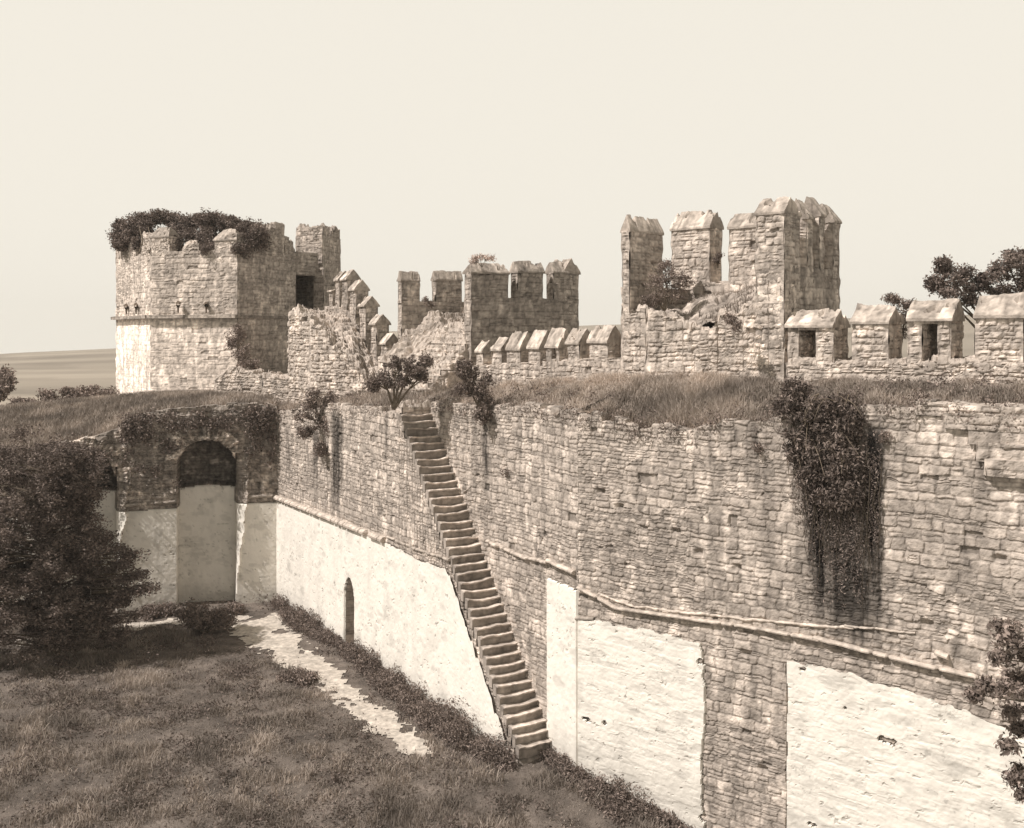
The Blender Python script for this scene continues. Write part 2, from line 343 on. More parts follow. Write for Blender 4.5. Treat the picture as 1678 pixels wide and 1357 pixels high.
# ------------------------------------------------------------------ ground
def sheet(name, x0, x1, y0, y1, res, zf, tf, mat, keep=None, dz=0):
    nx = int((x1-x0)/res)+1; ny = int((y1-y0)/res)+1; X, Y = np.meshgrid(np.linspace(x0, x1, nx), np.linspace(y0, y1, ny))
    Z = zf(X, Y)+dz; mask = None; V = np.stack([X, Y, Z], -1).reshape(-1, 3); T = tf(X, Y).ravel()
    if keep is not None:
        k = keep(X, Y); mask = k[:-1, :-1] & k[1:, 1:] & k[:-1, 1:] & k[1:, :-1]; q = gridq(ny, nx, mask)
        us = np.unique(q); re = np.full(nx*ny, -1); re[us] = np.arange(len(us)); V = V[us]; T = T[us]; q = re[q]
    else: q = gridq(ny, nx)
    return mesh(name, V, q, T, mat, smooth=True)
# one land sheet in polar rings: court level near by, fields and low hills farther out, falling away to the sea behind the ridge
az = np.linspace(-1.25, 1.25, 260); rr = np.concatenate([np.linspace(8, 120, 100), np.geomspace(123, 1250, 110)])
AZ, RR = np.meshgrid(az, rr); X = RR*np.sin(AZ); Y = RR*np.cos(AZ); PX = CX+F_PX*np.tan(np.clip(AZ, -1, 1))
ridge_py = np.interp(PX, [-900, 0, 190, 560, 980, 1390, 1700, 2600], [590, 582, 574, 548, 531, 521, 512, 505])+3*(vn(AZ*14, AZ*0, 3)-.5)*2
D = 720.; ridge = CAM_Z-(ridge_py-HY)/F_PX*D*np.cos(AZ)
base = np.where(RR < 120, gz(X, Y), 0)
out = ss(80, 200, RR)*3.0+2*(fbm(X*.012, Y*.012, 4, 3)-.5)*ss(100, 300, RR)
Z = base*(1-ss(75, 110, RR))+out*(RR > 60)
k = ss(330, 720, RR); Z = Z*(1-k)+ridge*k; k2 = ss(740, 1250, RR); Z = Z*(1-k2)-60*k2
T = .23+.20*(fbm(X*.008, Y*.025, 9, 3)-.5)+.10*(hsh(np.floor(X/90+Y/140).astype(int), np.floor(Y/75).astype(int), 3)-.5)*ss(150, 250, RR)
T = T*ss(90, 200, RR)+.13*(1-ss(90, 200, RR))
land = mesh('ground', np.stack([X, Y, Z-.02], -1).reshape(-1, 3), gridq(*X.shape), T.ravel(), FIELD, smooth=True); land['kind'] = 'structure'
# near-by court earth on top of it (finer sheet)
def soil_t(X, Y): return .13+.10*(fbm(X*.6, Y*.6, 3, 4)-.5)
court = sheet('courtyard_ground', -46, 22, 24, 66, .3, gz, soil_t, SOIL, dz=.03, keep=lambda X, Y: (((X-C0[0])*nF[0]+(Y-C0[1])*nF[1] < 3.0) | ((X-K[0])*nB[0]+(Y-K[1])*nB[1] < .5)) & (((X-C0[0])*nW[0]+(Y-C0[1])*nW[1]) > -2.5))
court['kind'] = 'structure'
# trodden path: centre line with widths, from photograph pixels on level ground
def path_mask(X, Y):
    m = np.zeros(np.shape(X)); X = np.asarray(X); Y = np.asarray(Y)
    for line in ([(475, 1006, .9), (425, 1030, 2.0), (440, 1050, 2.2), (500, 1085, 1.7), (535, 1110, 1.2), (585, 1155, 1.1), (630, 1185, 1.3), (690, 1222, .8)], [(40, 1052, .7), (150, 1038, 1.0), (260, 1022, 1.0), (370, 1012, .9), (400, 1016, 1.2)]):
        P = [(*g2(a, b), c) for a, b, c in line]
        for (x0, y0, w0), (x1, y1, w1) in zip(P[:-1], P[1:]):
            dx, dy = x1-x0, y1-y0; t = np.clip(((X-x0)*dx+(Y-y0)*dy)/(dx*dx+dy*dy), 0, 1)
            dd = np.hypot(X-x0-t*dx, Y-y0-t*dy); m = np.maximum(m, 1-dd/(w0+(w1-w0)*t))
    m = np.clip(m, 0, 1); return m+np.minimum(m*4, 1)*(1.5*(fbm(X*1.1, Y*1.1, 21, 4)-.5)+.9*(fbm(X*4, Y*4, 22, 3)-.5))-.12
path = sheet('path', -30, 4, 38, 64, .09, gz, lambda X, Y: .42+.25*(fbm(X*3, Y*3, 33, 3)-.5), DUST, dz=.06, keep=lambda X, Y: path_mask(X, Y) > .15); path['kind'] = 'structure'

# ------------------------------------------------------------------ THE LONG WALL (front plane F, set-back plane, merlons)
LW = thing('fortress_wall', 'long rubble wall left of the bend, white plaster below, with a narrow pointed doorway', 'wall', (C0[0], C0[1], 0))
topF = prof(C0, dF, [(430, 672), (455, 675), (500, 668), (560, 664), (600, 668), (640, 672), (660, 676)], .13, 4)
ZT0 = 12.55
def ztF(u):
    r = topF(np.minimum(u, tFt)); s = (u-tFt)/(tFb-tFt); st = ZT0*(np.floor((1-s)*39+.02)/39)-.06-.10*vn(u*3, u*0, 6)
    return np.maximum(np.where(u > tFt, np.minimum(r, st), r), -1)
strF = prof(C0, dF, [(455, 818), (632, 886), (735, 915)])
u_door = hit(C0, dF, 574.5); zdoor = zz(949, C0[1]+dF[1]*u_door)
def doorf(U, Z, g=0):   # pointed doorway
    x = np.abs(U-u_door)/(.56+g); top = zdoor-.75; return (x < 1) & ((Z < top) | ((Z-top) < (.75+g)*(1-x**2.2)))
def stain(U, pxs, A, d):   # soft dark run under a plant
    r = 0
    return r
def runs(A, d, lst):
    L_ = []
    for px, w_, ytop, ybot, amt in lst:
        t = hit(A, d, px); Yd = A[1]+d[1]*t; L_.append((t, w_*Yd/F_PX/abs(d[0]-(px-CX)/F_PX*d[1])*1.0, zz(ybot, Yd), zz(ytop, Yd), amt))
    def f(U, Z, h, T):
        for t, w_, z0, z1, amt in L_:
            wob = .35*w_*(fbm(Z*.9+t, U*.2, 5, 2)-.5)
            k = np.exp(-((U-t+wob)/w_)**4)*ss(z0-.5, z0+1.2+1.5*vn(U*4, U*0, 8), Z)*ss(z1+.3, z1-.3, Z)
            k = k*(.7+.5*ss(.3, .6, fbm(U*7, Z*.35, 19, 3))); T = T*(1-np.clip(amt*k, 0, .85))
        return h, T
    return f
runF = runs(C0, dF, [(553, 9, 680, 845, .7), (518, 4, 700, 800, .5), (636, 4, 680, 770, .5), (472, 3, 700, 780, .4)])
def hF(U, Z, h, T):
    m = doorf(U, Z); h = np.where(m, h*.4-.75, h); h, T = runF(U, Z, h, T)
    low = keepF(U, Z); h = np.where(low, h*.2-.05, h); return h, T
strR = prof(RA, dF, [(700, 850), (780, 879), (860, 914), (943, 941)])
topR = prof(RA, dF, [(640, 660), (700, 664), (730, 656), (760, 664), (850, 664), (905, 667), (945, 672), (960, 672)], .14, 9)
runR = runs(RA, dF, [(795, 6, 660, 810, .75), (879, 3, 880, 960, .6), (866, 4, 690, 780, .35), (925, 4, 680, 730, .4)])
uR0 = hit(RA, dF, 600)
def hR(U, Z, h, T):
    h, T = runR(U+uR0, Z, h, T); low = (Z < stopP(U+uR0)-.05) & (U+uR0 > uP0+.06); return np.where(low, h*.2-.05, h), T
uP0, uP1 = hit(RA, dF, 897), tK
stopP = prof(RA, dF, [(897, 945), (948, 965)])
build('masonry', [face(RA+dF*uR0, dF, tK-uR0, -nF, -2, lambda u: topR(u+uR0), .038, 130, hR, lip=1.0, mk=lambda u, z, s: masonry(u, z, s, .29, .48, .95, .36))], STONE, LW)
# end lip for the front plane top and its back joining the walk
build('masonry', [face(C0, dF, tFt, -nF, lambda u: topF(u)-.3, lambda u: topF(u), .05, 131, lip=1.0)], STONE, LW)
# plaster of the front plane
def plast(u, z, s):
    h = .10+.03*(fbm(u*1.2, z*1.2, s, 4)-.5)+.02*(fbm(u*7, z*7, s+4, 2)-.5)
    T = .80*(1-.08*fbm(u*.6, z*.5, s+2, 3))*(1-.07*ss(.5, .75, fbm(u*1.6, z*.4, s+6, 3)))*(1-.10*ss(.6, .8, fbm(u*.9, z*1.1, s+5, 5)))
    T = T*(1-.22*ss(1.6, -.2, z+1.6*fbm(u*.8, z*.3, s+11, 4)-.6))*(1-.16*ss(.62, .72, fbm(u*1.3, z*2.6, s+12, 5)))
    crk = np.abs(fbm(u*.7, z*.9, s+13, 5)-.5); T = T*(1-.30*ss(.006, .001, crk)*(fbm(u*.4, z*.4, s+14, 2) > .5))
    pit = ss(.76, .82, fbm(u*4, z*6, s+8, 3)); h = h-.025*pit; T = T*(1-.3*pit); return h, T
def stairline(u): return ZT0*(1-(u-tFt)/(tFb-tFt))-.35
def keepF(U, Z):
    lim = strF(U)-.12-.35*ss(hit(C0, dF, 640), hit(C0, dF, 700), U)
    e = .22*(fbm(U*1.5, Z*1.5, 55, 3)-.5)
    e2 = e+.18*(hsh(np.floor(Z/.3).astype(int), 0, 6)-.5)
    return (Z < lim+e*.5*(U > hit(C0, dF, 634))) & (Z < stairline(U)-.28+e2*1.5) & ~doorf(U, Z, .03)
def ztp(u):
    lim = strF(u)-.10-.35*ss(hit(C0, dF, 640), hit(C0, dF, 700), u)+.20*(fbm(u*3, u*0, 55, 4)-.5)*(u > hit(C0, dF, 634))
    return np.maximum(np.minimum(lim, stairline(u)-.28+.55*(fbm(u*4, u*0, 56, 4)-.5)), -1.1)
build('masonry', [face(C0-dF*0, dF, tFb, -nF, -1.5, ztF, .042, 100, hF, lip=.0, mk=lambda u, z, s: masonry(u, z, s, .30, .50, .95, .36))], STONE, LW)
build('plaster', [face(C0, dF, tFb, -nF, -1.2, ztp, .06, 140, keep=lambda U, Z: ~doorf(U, Z, .03), mk=plast)], PLAST, LW)
uP0, uP1 = hit(RA, dF, 897), tK
stopP = prof(RA, dF, [(897, 945), (948, 965)])
build('plaster', [face(RA+dF*uP0, dF, uP1-uP0+.02, -nF, -2.2, 7.3, .05, 150, keep=lambda U, Z: (Z < stopP(U+uP0)+.1*(fbm(U*3, Z*3, 4, 2)-.5)) & (U > .06*fbm(Z*2, U*0, 5, 3)), mk=plast)], PLAST, LW)
# string course and eroded ledges
def ledge(A, d, n, pts, out=.2, th=.2, seed=0, tint=.5, rag=.5, res=.07):
    """overhanging course following pts (px,py); n faces the viewer side"""
    f = prof(A, d, pts); t0 = hit(A, d, pts[0][0]); t1 = hit(A, d, pts[-1][0]); nu = max(4, int((t1-t0)/res)); u = np.linspace(t0, t1, nu)
    zc = f(u)+.05*rag*(fbm(u*2, u*0, seed+2, 3)-.5)*2; o = out*(1-rag*(.3+.7*(fbm(u*2.3, u*0, seed, 3)-.35))); th_ = th*(1-.4*rag*(fbm(u*3, u*0, seed+5, 2)))
    o = o*(1+.5*rag*(fbm(u*4, u*0, seed+8, 4)-.5)); th_ = th_*(1+.5*rag*(fbm(u*3, u*0, seed+4, 3)-.5)); o = np.maximum(o, .03); o = np.where(hsh(np.floor(u/.45+.4*vn(u, u*0, 3)).astype(int), 3, seed) > 1-rag*.12, .03, o)
    jn = (u/.52+.5*vn(u*.7, u*0, seed+2)) % 1; nt_ = (jn < .05); o = np.where(nt_, o*.55, o); th_ = np.where(nt_, th_*.6, th_)
    prf = [(-.1, th_*.5), (o*.55, th_*.52), (o, th_*.15), (o*.95, -th_*.2), (o*.5, -th_*.5), (-.1, -th_*.6)]; rows = []
    for a, z in prf:
        a = a+u*0; rows.append(np.stack([A[0]+d[0]*u+n[0]*a, A[1]+d[1]*u+n[1]*a, zc+z+.07*rag*(fbm(u*5, a*9, seed+9, 3)-.5)], -1))
    P = np.array(rows); q = gridq(*P.shape[:2]); e = np.arange(P.shape[0]*nu).reshape(-1, nu)
    ends = [[e[0, c], e[1, c], e[4, c], e[5, c]] for c in (0, -1)]+[[e[1, c], e[2, c], e[3, c], e[4, c]] for c in (0, -1)]
    uu = np.tile(u, len(prf)); return P.reshape(-1, 3), np.concatenate([q, np.array(ends)]), tint*(.7+.5*fbm(uu*2.5, uu*0, seed, 3))*np.where(np.tile(nt_, len(prf)), .7, 1)
build('string_course', [ledge(C0, dF, -nF, [(455, 815), (540, 848), (633, 885)], .34, .30, 3, .62, .12)], TILE, LW)
build('string_course', [ledge(C0, dF, -nF, [(636, 880), (690, 902), (738, 917)], .16, .16, 5, .5, .8)], TILE, LW)
build('string_course', [ledge(RA, dF, -nF, [(778, 877), (860, 913), (900, 922)], .26, .16, 6, .62, .7), ledge(RA, dF, -nF, [(900, 918), (944, 938)], .30, .18, 7, .62, .6)], TILE, LW)
# body top: the earthen walk from the inner edge to the outer parapet
def zwalkO(px): return np.interp(px, [400, 560, 640, 760, 800, 1015, 1100, 1300, 1700], [12.2, 12.5, 12.9, 13.3, 13.4, 14.2, 14.35, 14.35, 14.5])
def pxof(x, y): return CX+F_PX*x/y
def strip(A, d, t0, t1, n, w0, w1, fin, fout, seed, tint=.2, res=.22, bul=.25):
    nu = max(3, int((t1-t0)/res)); nw = max(6, int((w1-w0)/res)); u = np.linspace(t0, t1, nu); s = np.linspace(0, 1, nw); U, S = np.meshgrid(u, s); Wd = w0+(w1-w0)*S
    X = A[0]+d[0]*U+n[0]*Wd; Y = A[1]+d[1]*U+n[1]*Wd
    a = fin(U)-.12; b = fout(U); Z = a+(b-a)*ss(-.1, 1.0, S)+bul*np.sin(pi*S)+.22*(fbm(X*.9, Y*.9, seed, 3)-.5)*np.sin(pi*np.clip(S*1.2, 0, 1))
    return np.stack([X, Y, Z], -1).reshape(-1, 3), gridq(nw, nu), (tint+.12*(fbm(X, Y, seed+4, 3)-.5)).ravel()
sF = prof(C0, dF, [(430, 672), (455, 675), (560, 664), (660, 668), (760, 664)]); sR = prof(RA, dF, [(600, 664), (700, 664), (850, 664), (948, 670)])
oF = lambda U: zwalkO(pxof(OA[0]+dF[0]*U, OA[1]+dF[1]*U))
build('earth_walk', [strip(C0, dF, -6, tFt-.9, nF, .3, 6.2, sF, oF, 3), strip(C0, dF, tFt-1.1, tt_[0]+.3, nF, SW+.1, 6.2, lambda U: sR(U), oF, 4)], SOIL, LW)
# outer parapet below the merlons, then the merlons themselves
pT = .75
def onO(px): return hit(OA, dF, px)
tA, tB = onO(767), onO(1019)
parz = lambda x, y: np.interp(pxof(x, y), [760, 800, 833, 900, 1015], [14.6, 14.75, 14.85, 15.05, 15.35])
pr = [OA+dF*tA, OA+dF*tB, OA+dF*tB+nF*pT, OA+dF*tA+nF*pT]
build('parapet', prism(pr, 11, parz, .06, 300, .26, .42, .38, 1.2, captint=.4), STONE, LW)
for i, (x0, x1, yt, ye) in enumerate([(781, 792, 563, 576), (806, 822, 557, 573), (831, 853, 548, 572), (866, 885, 546, 570), (895, 916, 543, 568), (929, 950, 543, 562), (965, 996, 539, 560)]):
    a, b = onO(x0), onO(x1); Yd = OA[1]+dF[1]*(a+b)/2
    z1 = zz(ye, Yd-.1); z0 = float(parz(*(OA+dF*a)))-.12
    merlon(LW, OA+dF*a, dF, b-a, nF, pT, z0, z1, max(.25, zz(yt, Yd+.3)-z1)+.12, 310+i*7, hole=((b-a)*.42, (b-a)*.72, z0+.25, z0+.85) if i == 4 else None, ctint=.5)
# wedge parapet with merlons climbing to the corner tower
for i, (x0, x1, yt, yb) in enumerate([(539, 545, 462, 500), (549, 556, 444, 500), (560, 569, 443, 508), (573, 583, 460, 525), (589, 599, 486, 550), (607, 617, 516, 580), (624, 634, 548, 600)]):
    a, b = onO(x0), onO(x1); Yd = OA[1]+dF[1]*(a+b)/2; z1 = zz(yt+15, Yd); z0 = zz(yb+60, Yd)
    merlon(LW, OA+dF*a, dF, b-a, nF, .85, z0, z1, .60 if i else .15, 400+i*7, ctint=.5, over=.13)
wz = lambda x, y: np.interp(pxof(x, y), [500, 560, 575, 587, 603, 620, 650], [18.4, 18.1, 17.7, 16.8, 15.4, 14.5, 13.9])+.15*(fbm(x*1.1, y*1.1, 77, 3)-.5)
t0, t1 = onO(532), onO(655)
build('parapet', prism([OA+dF*t0, OA+dF*t1, OA+dF*t1+nF*.8, OA+dF*t0+nF*.8], 11, wz, .07, 420, .28, .4, .36), STONE, LW)
# ------------------------------------------------------------------ rubble ramp up to the corner tower
ramp = thing('rubble_ramp', 'ruined rubble ramp with grass climbing to the ivy covered corner tower', 'ruin', (OA[0]+1, OA[1]-3, 12))
def rampz(x, y):
    p = pxof(x, y); r = np.interp(p, [468, 490, 530, 560, 577, 600, 620, 665], [17.4, 17.9, 17.9, 17.5, 16.9, 15.4, 14.3, 13.3])
    off = (x-OA[0])*nF[0]+(y-OA[1])*nF[1]
    return r-3.4*np.clip((-.2-off)/3.2, 0, 1)*ss(485, 575, p)+.7*(fbm(x*1.3, y*1.3, 71, 4)-.5)
p0 = pt(473, 66.5); p1 = pt(508, 64.2); p2 = OA+dF*onO(648)-nF*1.6; p3 = OA+dF*onO(652); p4 = OA+dF*onO(548); p5 = pt(500, 73)
build('rubble_core', prism([p0, p1, p2, p3, p4, p5], 11, rampz, .07, 500, .34, .5, .42, 2.4, captint=.42), STONE, ramp)
low = prism([pt(352, 69.5), pt(430, 67.6), pt(505, 65.6), pt(508, 67.5), pt(430, 69.6), pt(356, 71.4)], 10.8, lambda x, y: np.interp(pxof(x, y), [352, 380, 420, 470, 500], [13.2, 13.9, 13.7, 13.4, 14.0])+.5*(fbm(x*1.5, y*1.5, 5, 3)-.5), .07, 520, .27, .5, .38, 1.8)
lowo = build('low_wall', low, STONE); tag(lowo, 'low broken rubble wall lying at the foot of the ivy covered tower', 'wall')

# ------------------------------------------------------------------ corner tower (left)
T1 = thing('corner_tower', 'tall polygonal stone tower at left, crowned with dark ivy', 'tower', (*pt(380, 80), 8))
P1 = [pt(190, 82.5), pt(246.5, 74.2), pt(389, 71.5), pt(484, 77.5), pt(484.5, 83), pt(528, 81.5), pt(558, 85.5), pt(545, 92), pt(440, 97), pt(280, 95)]
zc1 = zz(519, 73.5)
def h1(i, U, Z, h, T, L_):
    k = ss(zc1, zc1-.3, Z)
    if i in (0, 1, 9): T = T*(1.12 if i != 1 else .86)*(1+(.55 if i != 1 else .42)*k*(.7+.6*fbm(U*.5, Z*.9, 61, 3)))+.02*k; h = h*(1-(.75 if i != 1 else .4)*k); h = h-.25*k*0  # left face painted brighter than the front as sunlight; plaster pale below cornice
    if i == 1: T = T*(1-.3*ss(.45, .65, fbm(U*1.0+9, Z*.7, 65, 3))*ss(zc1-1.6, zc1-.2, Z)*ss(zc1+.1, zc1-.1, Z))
    if i in (2, 3, 4, 5): T = T*.70  # shade painted into the colour of the faces turned from the sun
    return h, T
def top1(x, y):
    p = pxof(x, y); return zz(400, 74)+.0*p+np.where(y > 76.5, 1.2, 0)
zt1 = zz(412, 74)
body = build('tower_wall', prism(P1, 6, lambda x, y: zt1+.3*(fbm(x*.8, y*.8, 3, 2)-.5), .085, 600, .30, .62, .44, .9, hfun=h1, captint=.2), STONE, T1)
build('tower_wall', prism([pt(484.6, 82.9), P1[5], P1[6], P1[7], pt(490, 92)], zt1-1.2, zt1+1.9, .085, 615, .30, .62, .36, .9), STONE, T1)
def poly_band(poly, idx, z, out, th, tint, seed):
    ps = []
    for i in idx:
        a, b = np.array(poly[i]), np.array(poly[(i+1) % len(poly)]); d = unit(b-a); n = np.array([d[1], -d[0]]); c = sum(poly)/len(poly)
        if n @ ((a+b)/2-c) < 0: n = -n
        ps += prism([a-n*.1-d*.12, b-n*.1+d*.12, b+n*out+d*.12, a+n*out-d*.12], z, z+th, .12, seed+i, .2, .9, tint, .5)
    return ps
build('cornice', poly_band(P1, [0, 1], zc1-.12, .38, .24, .42, 640), TILE, T1)
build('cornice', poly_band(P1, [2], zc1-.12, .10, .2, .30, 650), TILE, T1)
for j, (px, Yd) in enumerate([(207, 79.6), (223, 77.2), (292, 73.0), (338, 72.7)]):
    b = pt(px, Yd); n = -unit(b); V = tube([(*b, zc1+.95), (*(b+n*.75), zc1+.75)], [.17, .14], 6, .1)
    a = tube([(*(b+n*.6), zc1+.75), (*(b+n*.45), zc1+.25)], [.08, .05], 5, .1); build('spout', [V, a], WOOD, T1)
def along(a, b, f): a = np.array(a); b = np.array(b); return a+(b-a)*f
def merl_px(parent, a, b, x0, x1, yt, z0, T_, seed, rise=.35, res=.08, inward=1, **k):
    """merlon standing on the segment a-b between two photograph columns"""
    a = np.array(a); b = np.array(b); d = unit(b-a); n = np.array([-d[1], d[0]])
    if n[1]*inward < 0: n = -n
    t0, t1 = hit(a, d, x0), hit(a, d, x1); Yd = a[1]+d[1]*(t0+t1)/2
    return merlon(parent, a+d*t0, d, t1-t0, n, T_, z0, zz(yt, Yd), rise, seed, res=res, **k)
zm = zt1-.25
merl_px(T1, P1[0], P1[1], 190, 198, 404, zm, .8, 660, .25, tint=.42, cap=False)
merl_px(T1, P1[0], P1[1], 209, 222, 399, zm, .8, 663, .25, tint=.42, cap=False)
merl_px(T1, P1[0], P1[1], 231, 246.5, 386, zm, .9, 666, .7, tint=.44, cap=False)
merl_px(T1, P1[1], P1[2], 246.5, 278, 388, zm, 1.0, 669, .75, tint=.44, hip=.5)
merl_px(T1, P1[1], P1[2], 298, 326, 402, zm, .9, 672, .25, tint=.42, cap=False)
merl_px(T1, P1[1], P1[2], 351, 388, 393, zm, 1.0, 675, .75, tint=.44, hip=.5)
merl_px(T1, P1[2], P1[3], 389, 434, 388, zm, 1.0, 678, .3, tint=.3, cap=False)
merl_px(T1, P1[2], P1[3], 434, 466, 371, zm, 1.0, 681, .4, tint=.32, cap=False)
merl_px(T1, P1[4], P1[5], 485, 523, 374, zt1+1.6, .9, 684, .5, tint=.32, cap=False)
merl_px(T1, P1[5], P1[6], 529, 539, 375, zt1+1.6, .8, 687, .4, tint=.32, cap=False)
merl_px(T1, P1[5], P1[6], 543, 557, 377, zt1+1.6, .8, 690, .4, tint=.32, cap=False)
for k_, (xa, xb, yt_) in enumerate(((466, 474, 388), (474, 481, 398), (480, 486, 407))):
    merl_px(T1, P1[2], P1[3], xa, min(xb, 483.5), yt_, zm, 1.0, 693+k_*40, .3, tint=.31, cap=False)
# broken doorway in the recess: lintel and deep jambs
dA, dBq = pt(480, 77.0), pt(520, 80.8)
dk = prism([pt(484, 78.2), pt(520, 79.6), pt(520, 81.2), pt(484, 82.0)], zz(452, 79), zz(414, 79), .09, 700, .3, .6, .27, 1.5)
build('lintel', dk, STONE, T1)
build('door_jamb', prism([pt(514, 79.6), pt(530, 79.2), pt(532, 81.4), pt(514, 81.4)], 14, zz(440, 79), .09, 710, .3, .6, .3, 1.5), STONE, T1)

# ------------------------------------------------------------------ middle tower: two flanks open to the walk
T2 = thing('middle_tower', 'middle open backed stone tower with dark flank wall and gabled battlements', 'tower', (*(OA+dF*onO(767)), 12))
a0 = OA+dF*onO(658); b0 = a0+nF*6.8; a1 = OA+dF*onO(772); b1 = a1+nF*6.9; TT = .7
zcr = 18.25
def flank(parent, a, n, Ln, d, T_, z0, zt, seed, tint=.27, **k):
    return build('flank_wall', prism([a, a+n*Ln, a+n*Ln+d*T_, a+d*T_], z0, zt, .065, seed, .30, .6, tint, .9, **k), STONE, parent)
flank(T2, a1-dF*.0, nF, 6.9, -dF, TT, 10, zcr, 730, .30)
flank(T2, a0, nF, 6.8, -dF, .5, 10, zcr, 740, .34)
build('front_wall', prism([b0-dF*.9, b1, b1+nF*-1.2, b0-dF*.9-nF*1.2], 10, zcr-.1, .1, 750, .3, .6, .33), STONE, T2)
def merl_on(parent, a, n, Ln, x0, x1, yt, ye, z0, thick, back, seed, **k):
    t0, t1 = hit(a, n, x0), hit(a, n, x1); Yd = a[1]+n[1]*(t0+t1)/2; z1 = zz(ye, a[1]+n[1]*t0)
    return merlon(parent, a+n*t0, n, t1-t0, back, thick, z0, z1, zz(yt, Yd)-z1, seed, **k)
merl_on(T2, a0, nF, 6, 658, 688, 443, 459, zcr-.1, .5, -dF, 760, tint=.32, over=.06, res=.07)
merl_on(T2, a0, nF, 6, 714, 757, 442, 458, zcr-.1, .5, -dF, 765, tint=.32, over=.06, res=.07)
merl_on(T2, a1, nF, 6, 772, 833, 431, 446, zcr-.1, .7, -dF, 770, tint=.29, over=.12, res=.07, hip=.15)
merl_on(T2, a1, nF, 6, 848, 890, 427, 445, zcr-.1, .7, -dF, 775, tint=.29, over=.1, res=.07)
merl_on(T2, a1, nF, 6, 907, 931, 429, 446, zcr-.1, .7, -dF, 780, tint=.29, over=.1, res=.07)
fr = unit(b0-b1)
merlon(T2, b1-nF*1.0, fr, 1.5, nF, 1.0, zcr-.1, zz(448, b1[1]), .8, 785, tint=.32)
# ruined stair filling the open back
def stair2(x, y):
    o = (x-OA[0])*nF[0]+(y-OA[1])*nF[1]; p = pxof(x, y)
    r = 13.7+np.clip(np.floor((o+2.2)/.42), 0, 11)*.33
    r = np.where(p < 690, r+.4*(fbm(x*1.6, y*1.6, 8, 3)-.2)+.7*ss(690, 655, p), r)
    return np.minimum(r+.22*(fbm(x*2, y*2, 88, 3)-.5), 17.3+.4*fbm(x, y, 3, 2))
def hplan(a, d, Ln, n, W_, zf, res, seed, tint):
    nu = int(Ln/res); nw = int(W_/res); U, Wv = np.meshgrid(np.linspace(0, Ln, nu), np.linspace(0, W_, nw))
    X = a[0]+d[0]*U+n[0]*Wv; Y = a[1]+d[1]*U+n[1]*Wv; Z = zf(X, Y)
    h, T = masonry(U, Wv, seed, .4, .5, 1.5, tint); Z = Z+h
    e = (U < res) | (U > Ln-res) | (Wv < res) | (Wv > W_-res); Z = np.where(e, 11.5, Z)
    return np.stack([X, Y, Z], -1).reshape(-1, 3), gridq(nw, nu), T.ravel()
xl, xr = onO(662)+.3, onO(772)-.75
for k in range(11):       # broken steps rising into the tower, with a rubble shoulder on their left
    r_ = np.random.default_rng(k+3); x0 = xl+(xr-xl)*(.34+.10*r_.random()); q = OA+dF*x0-nF*(2.7-.36*k); z1 = 13.5+.33*k
    build('stone_step', prism([q, q+dF*(xr+.5-x0-.25*r_.random()), q+dF*(xr+.5-x0)+nF*.9, q+nF*.9], 12.2, z1, .06, 1700+k*4, .5, .7, .42, 2.2), STONE, T2)
def shoulder(x, y):
    o = (x-OA[0])*nF[0]+(y-OA[1])*nF[1]; p = (x-OA[0])*dF[0]+(y-OA[1])*dF[1]
    return 13.9+1.0*ss(xl+2, xl, p)+.8*np.clip(o+1.6, 0, 3.2)+.7*(fbm(x*1.4, y*1.4, 8, 4)-.5)
q = OA+dF*xl-nF*1.8
build('rubble_shoulder', prism([q, q+dF*(xr-xl)*.42, q+dF*(xr-xl)*.42+nF*7.4, q+nF*7.4], 12, shoulder, .07, 1790, .36, .5, .42, 2.4, captint=.36), STONE, T2)
q = OA+dF*xl+nF*3.6
build('rubble_shoulder', prism([q, q+dF*(xr-xl), q+dF*(xr-xl)+nF*2.4, q+nF*2.4], 12, lambda x, y: 16.8+.4*(fbm(x*1.4, y*1.4, 8, 4)-.5), .07, 1795, .36, .5, .40, 2.2, captint=.34), STONE, T2)

# ------------------------------------------------------------------ right tower at the bend
T3 = thing('bend_tower', 'right stone tower with tall gabled merlons and ruined grassy back', 'tower', (*KO, 13))
L0 = OA+dF*onO(1018); nL = unit([.70, .714]); L1 = L0+nL*5.2
tR = hit(OB, dB, 1285); R0 = OB+dB*tR; R1 = R0+nB*5.4
tRr = hit(R0, nB, 1376); R1 = R0+nB*tRr
zc3 = 18.9
build('flank_wall', prism([R0, R1, R1-unit(R1-L1)*1.3, R0-dB*1.15], 10, zc3, .05, 800, .42, .8, .29, .7), STONE, T3)
build('flank_wall', prism([L0, L1, L1+unit(R1-L1)*.6, L0+dF*.55], 10, 18.3, .055, 810, .34, .5, .37, 1), STONE, T3)
dFr = unit(R1-L1); nFr = np.array([-dFr[1], dFr[0]]); nFr = nFr if nFr[1] > 0 else -nFr
build('front_wall', prism([L1, R1, R1-nFr*1.0, L1-nFr*1.0], 10, 18.6, .055, 820, .34, .5, .40, 1.2), STONE, T3)
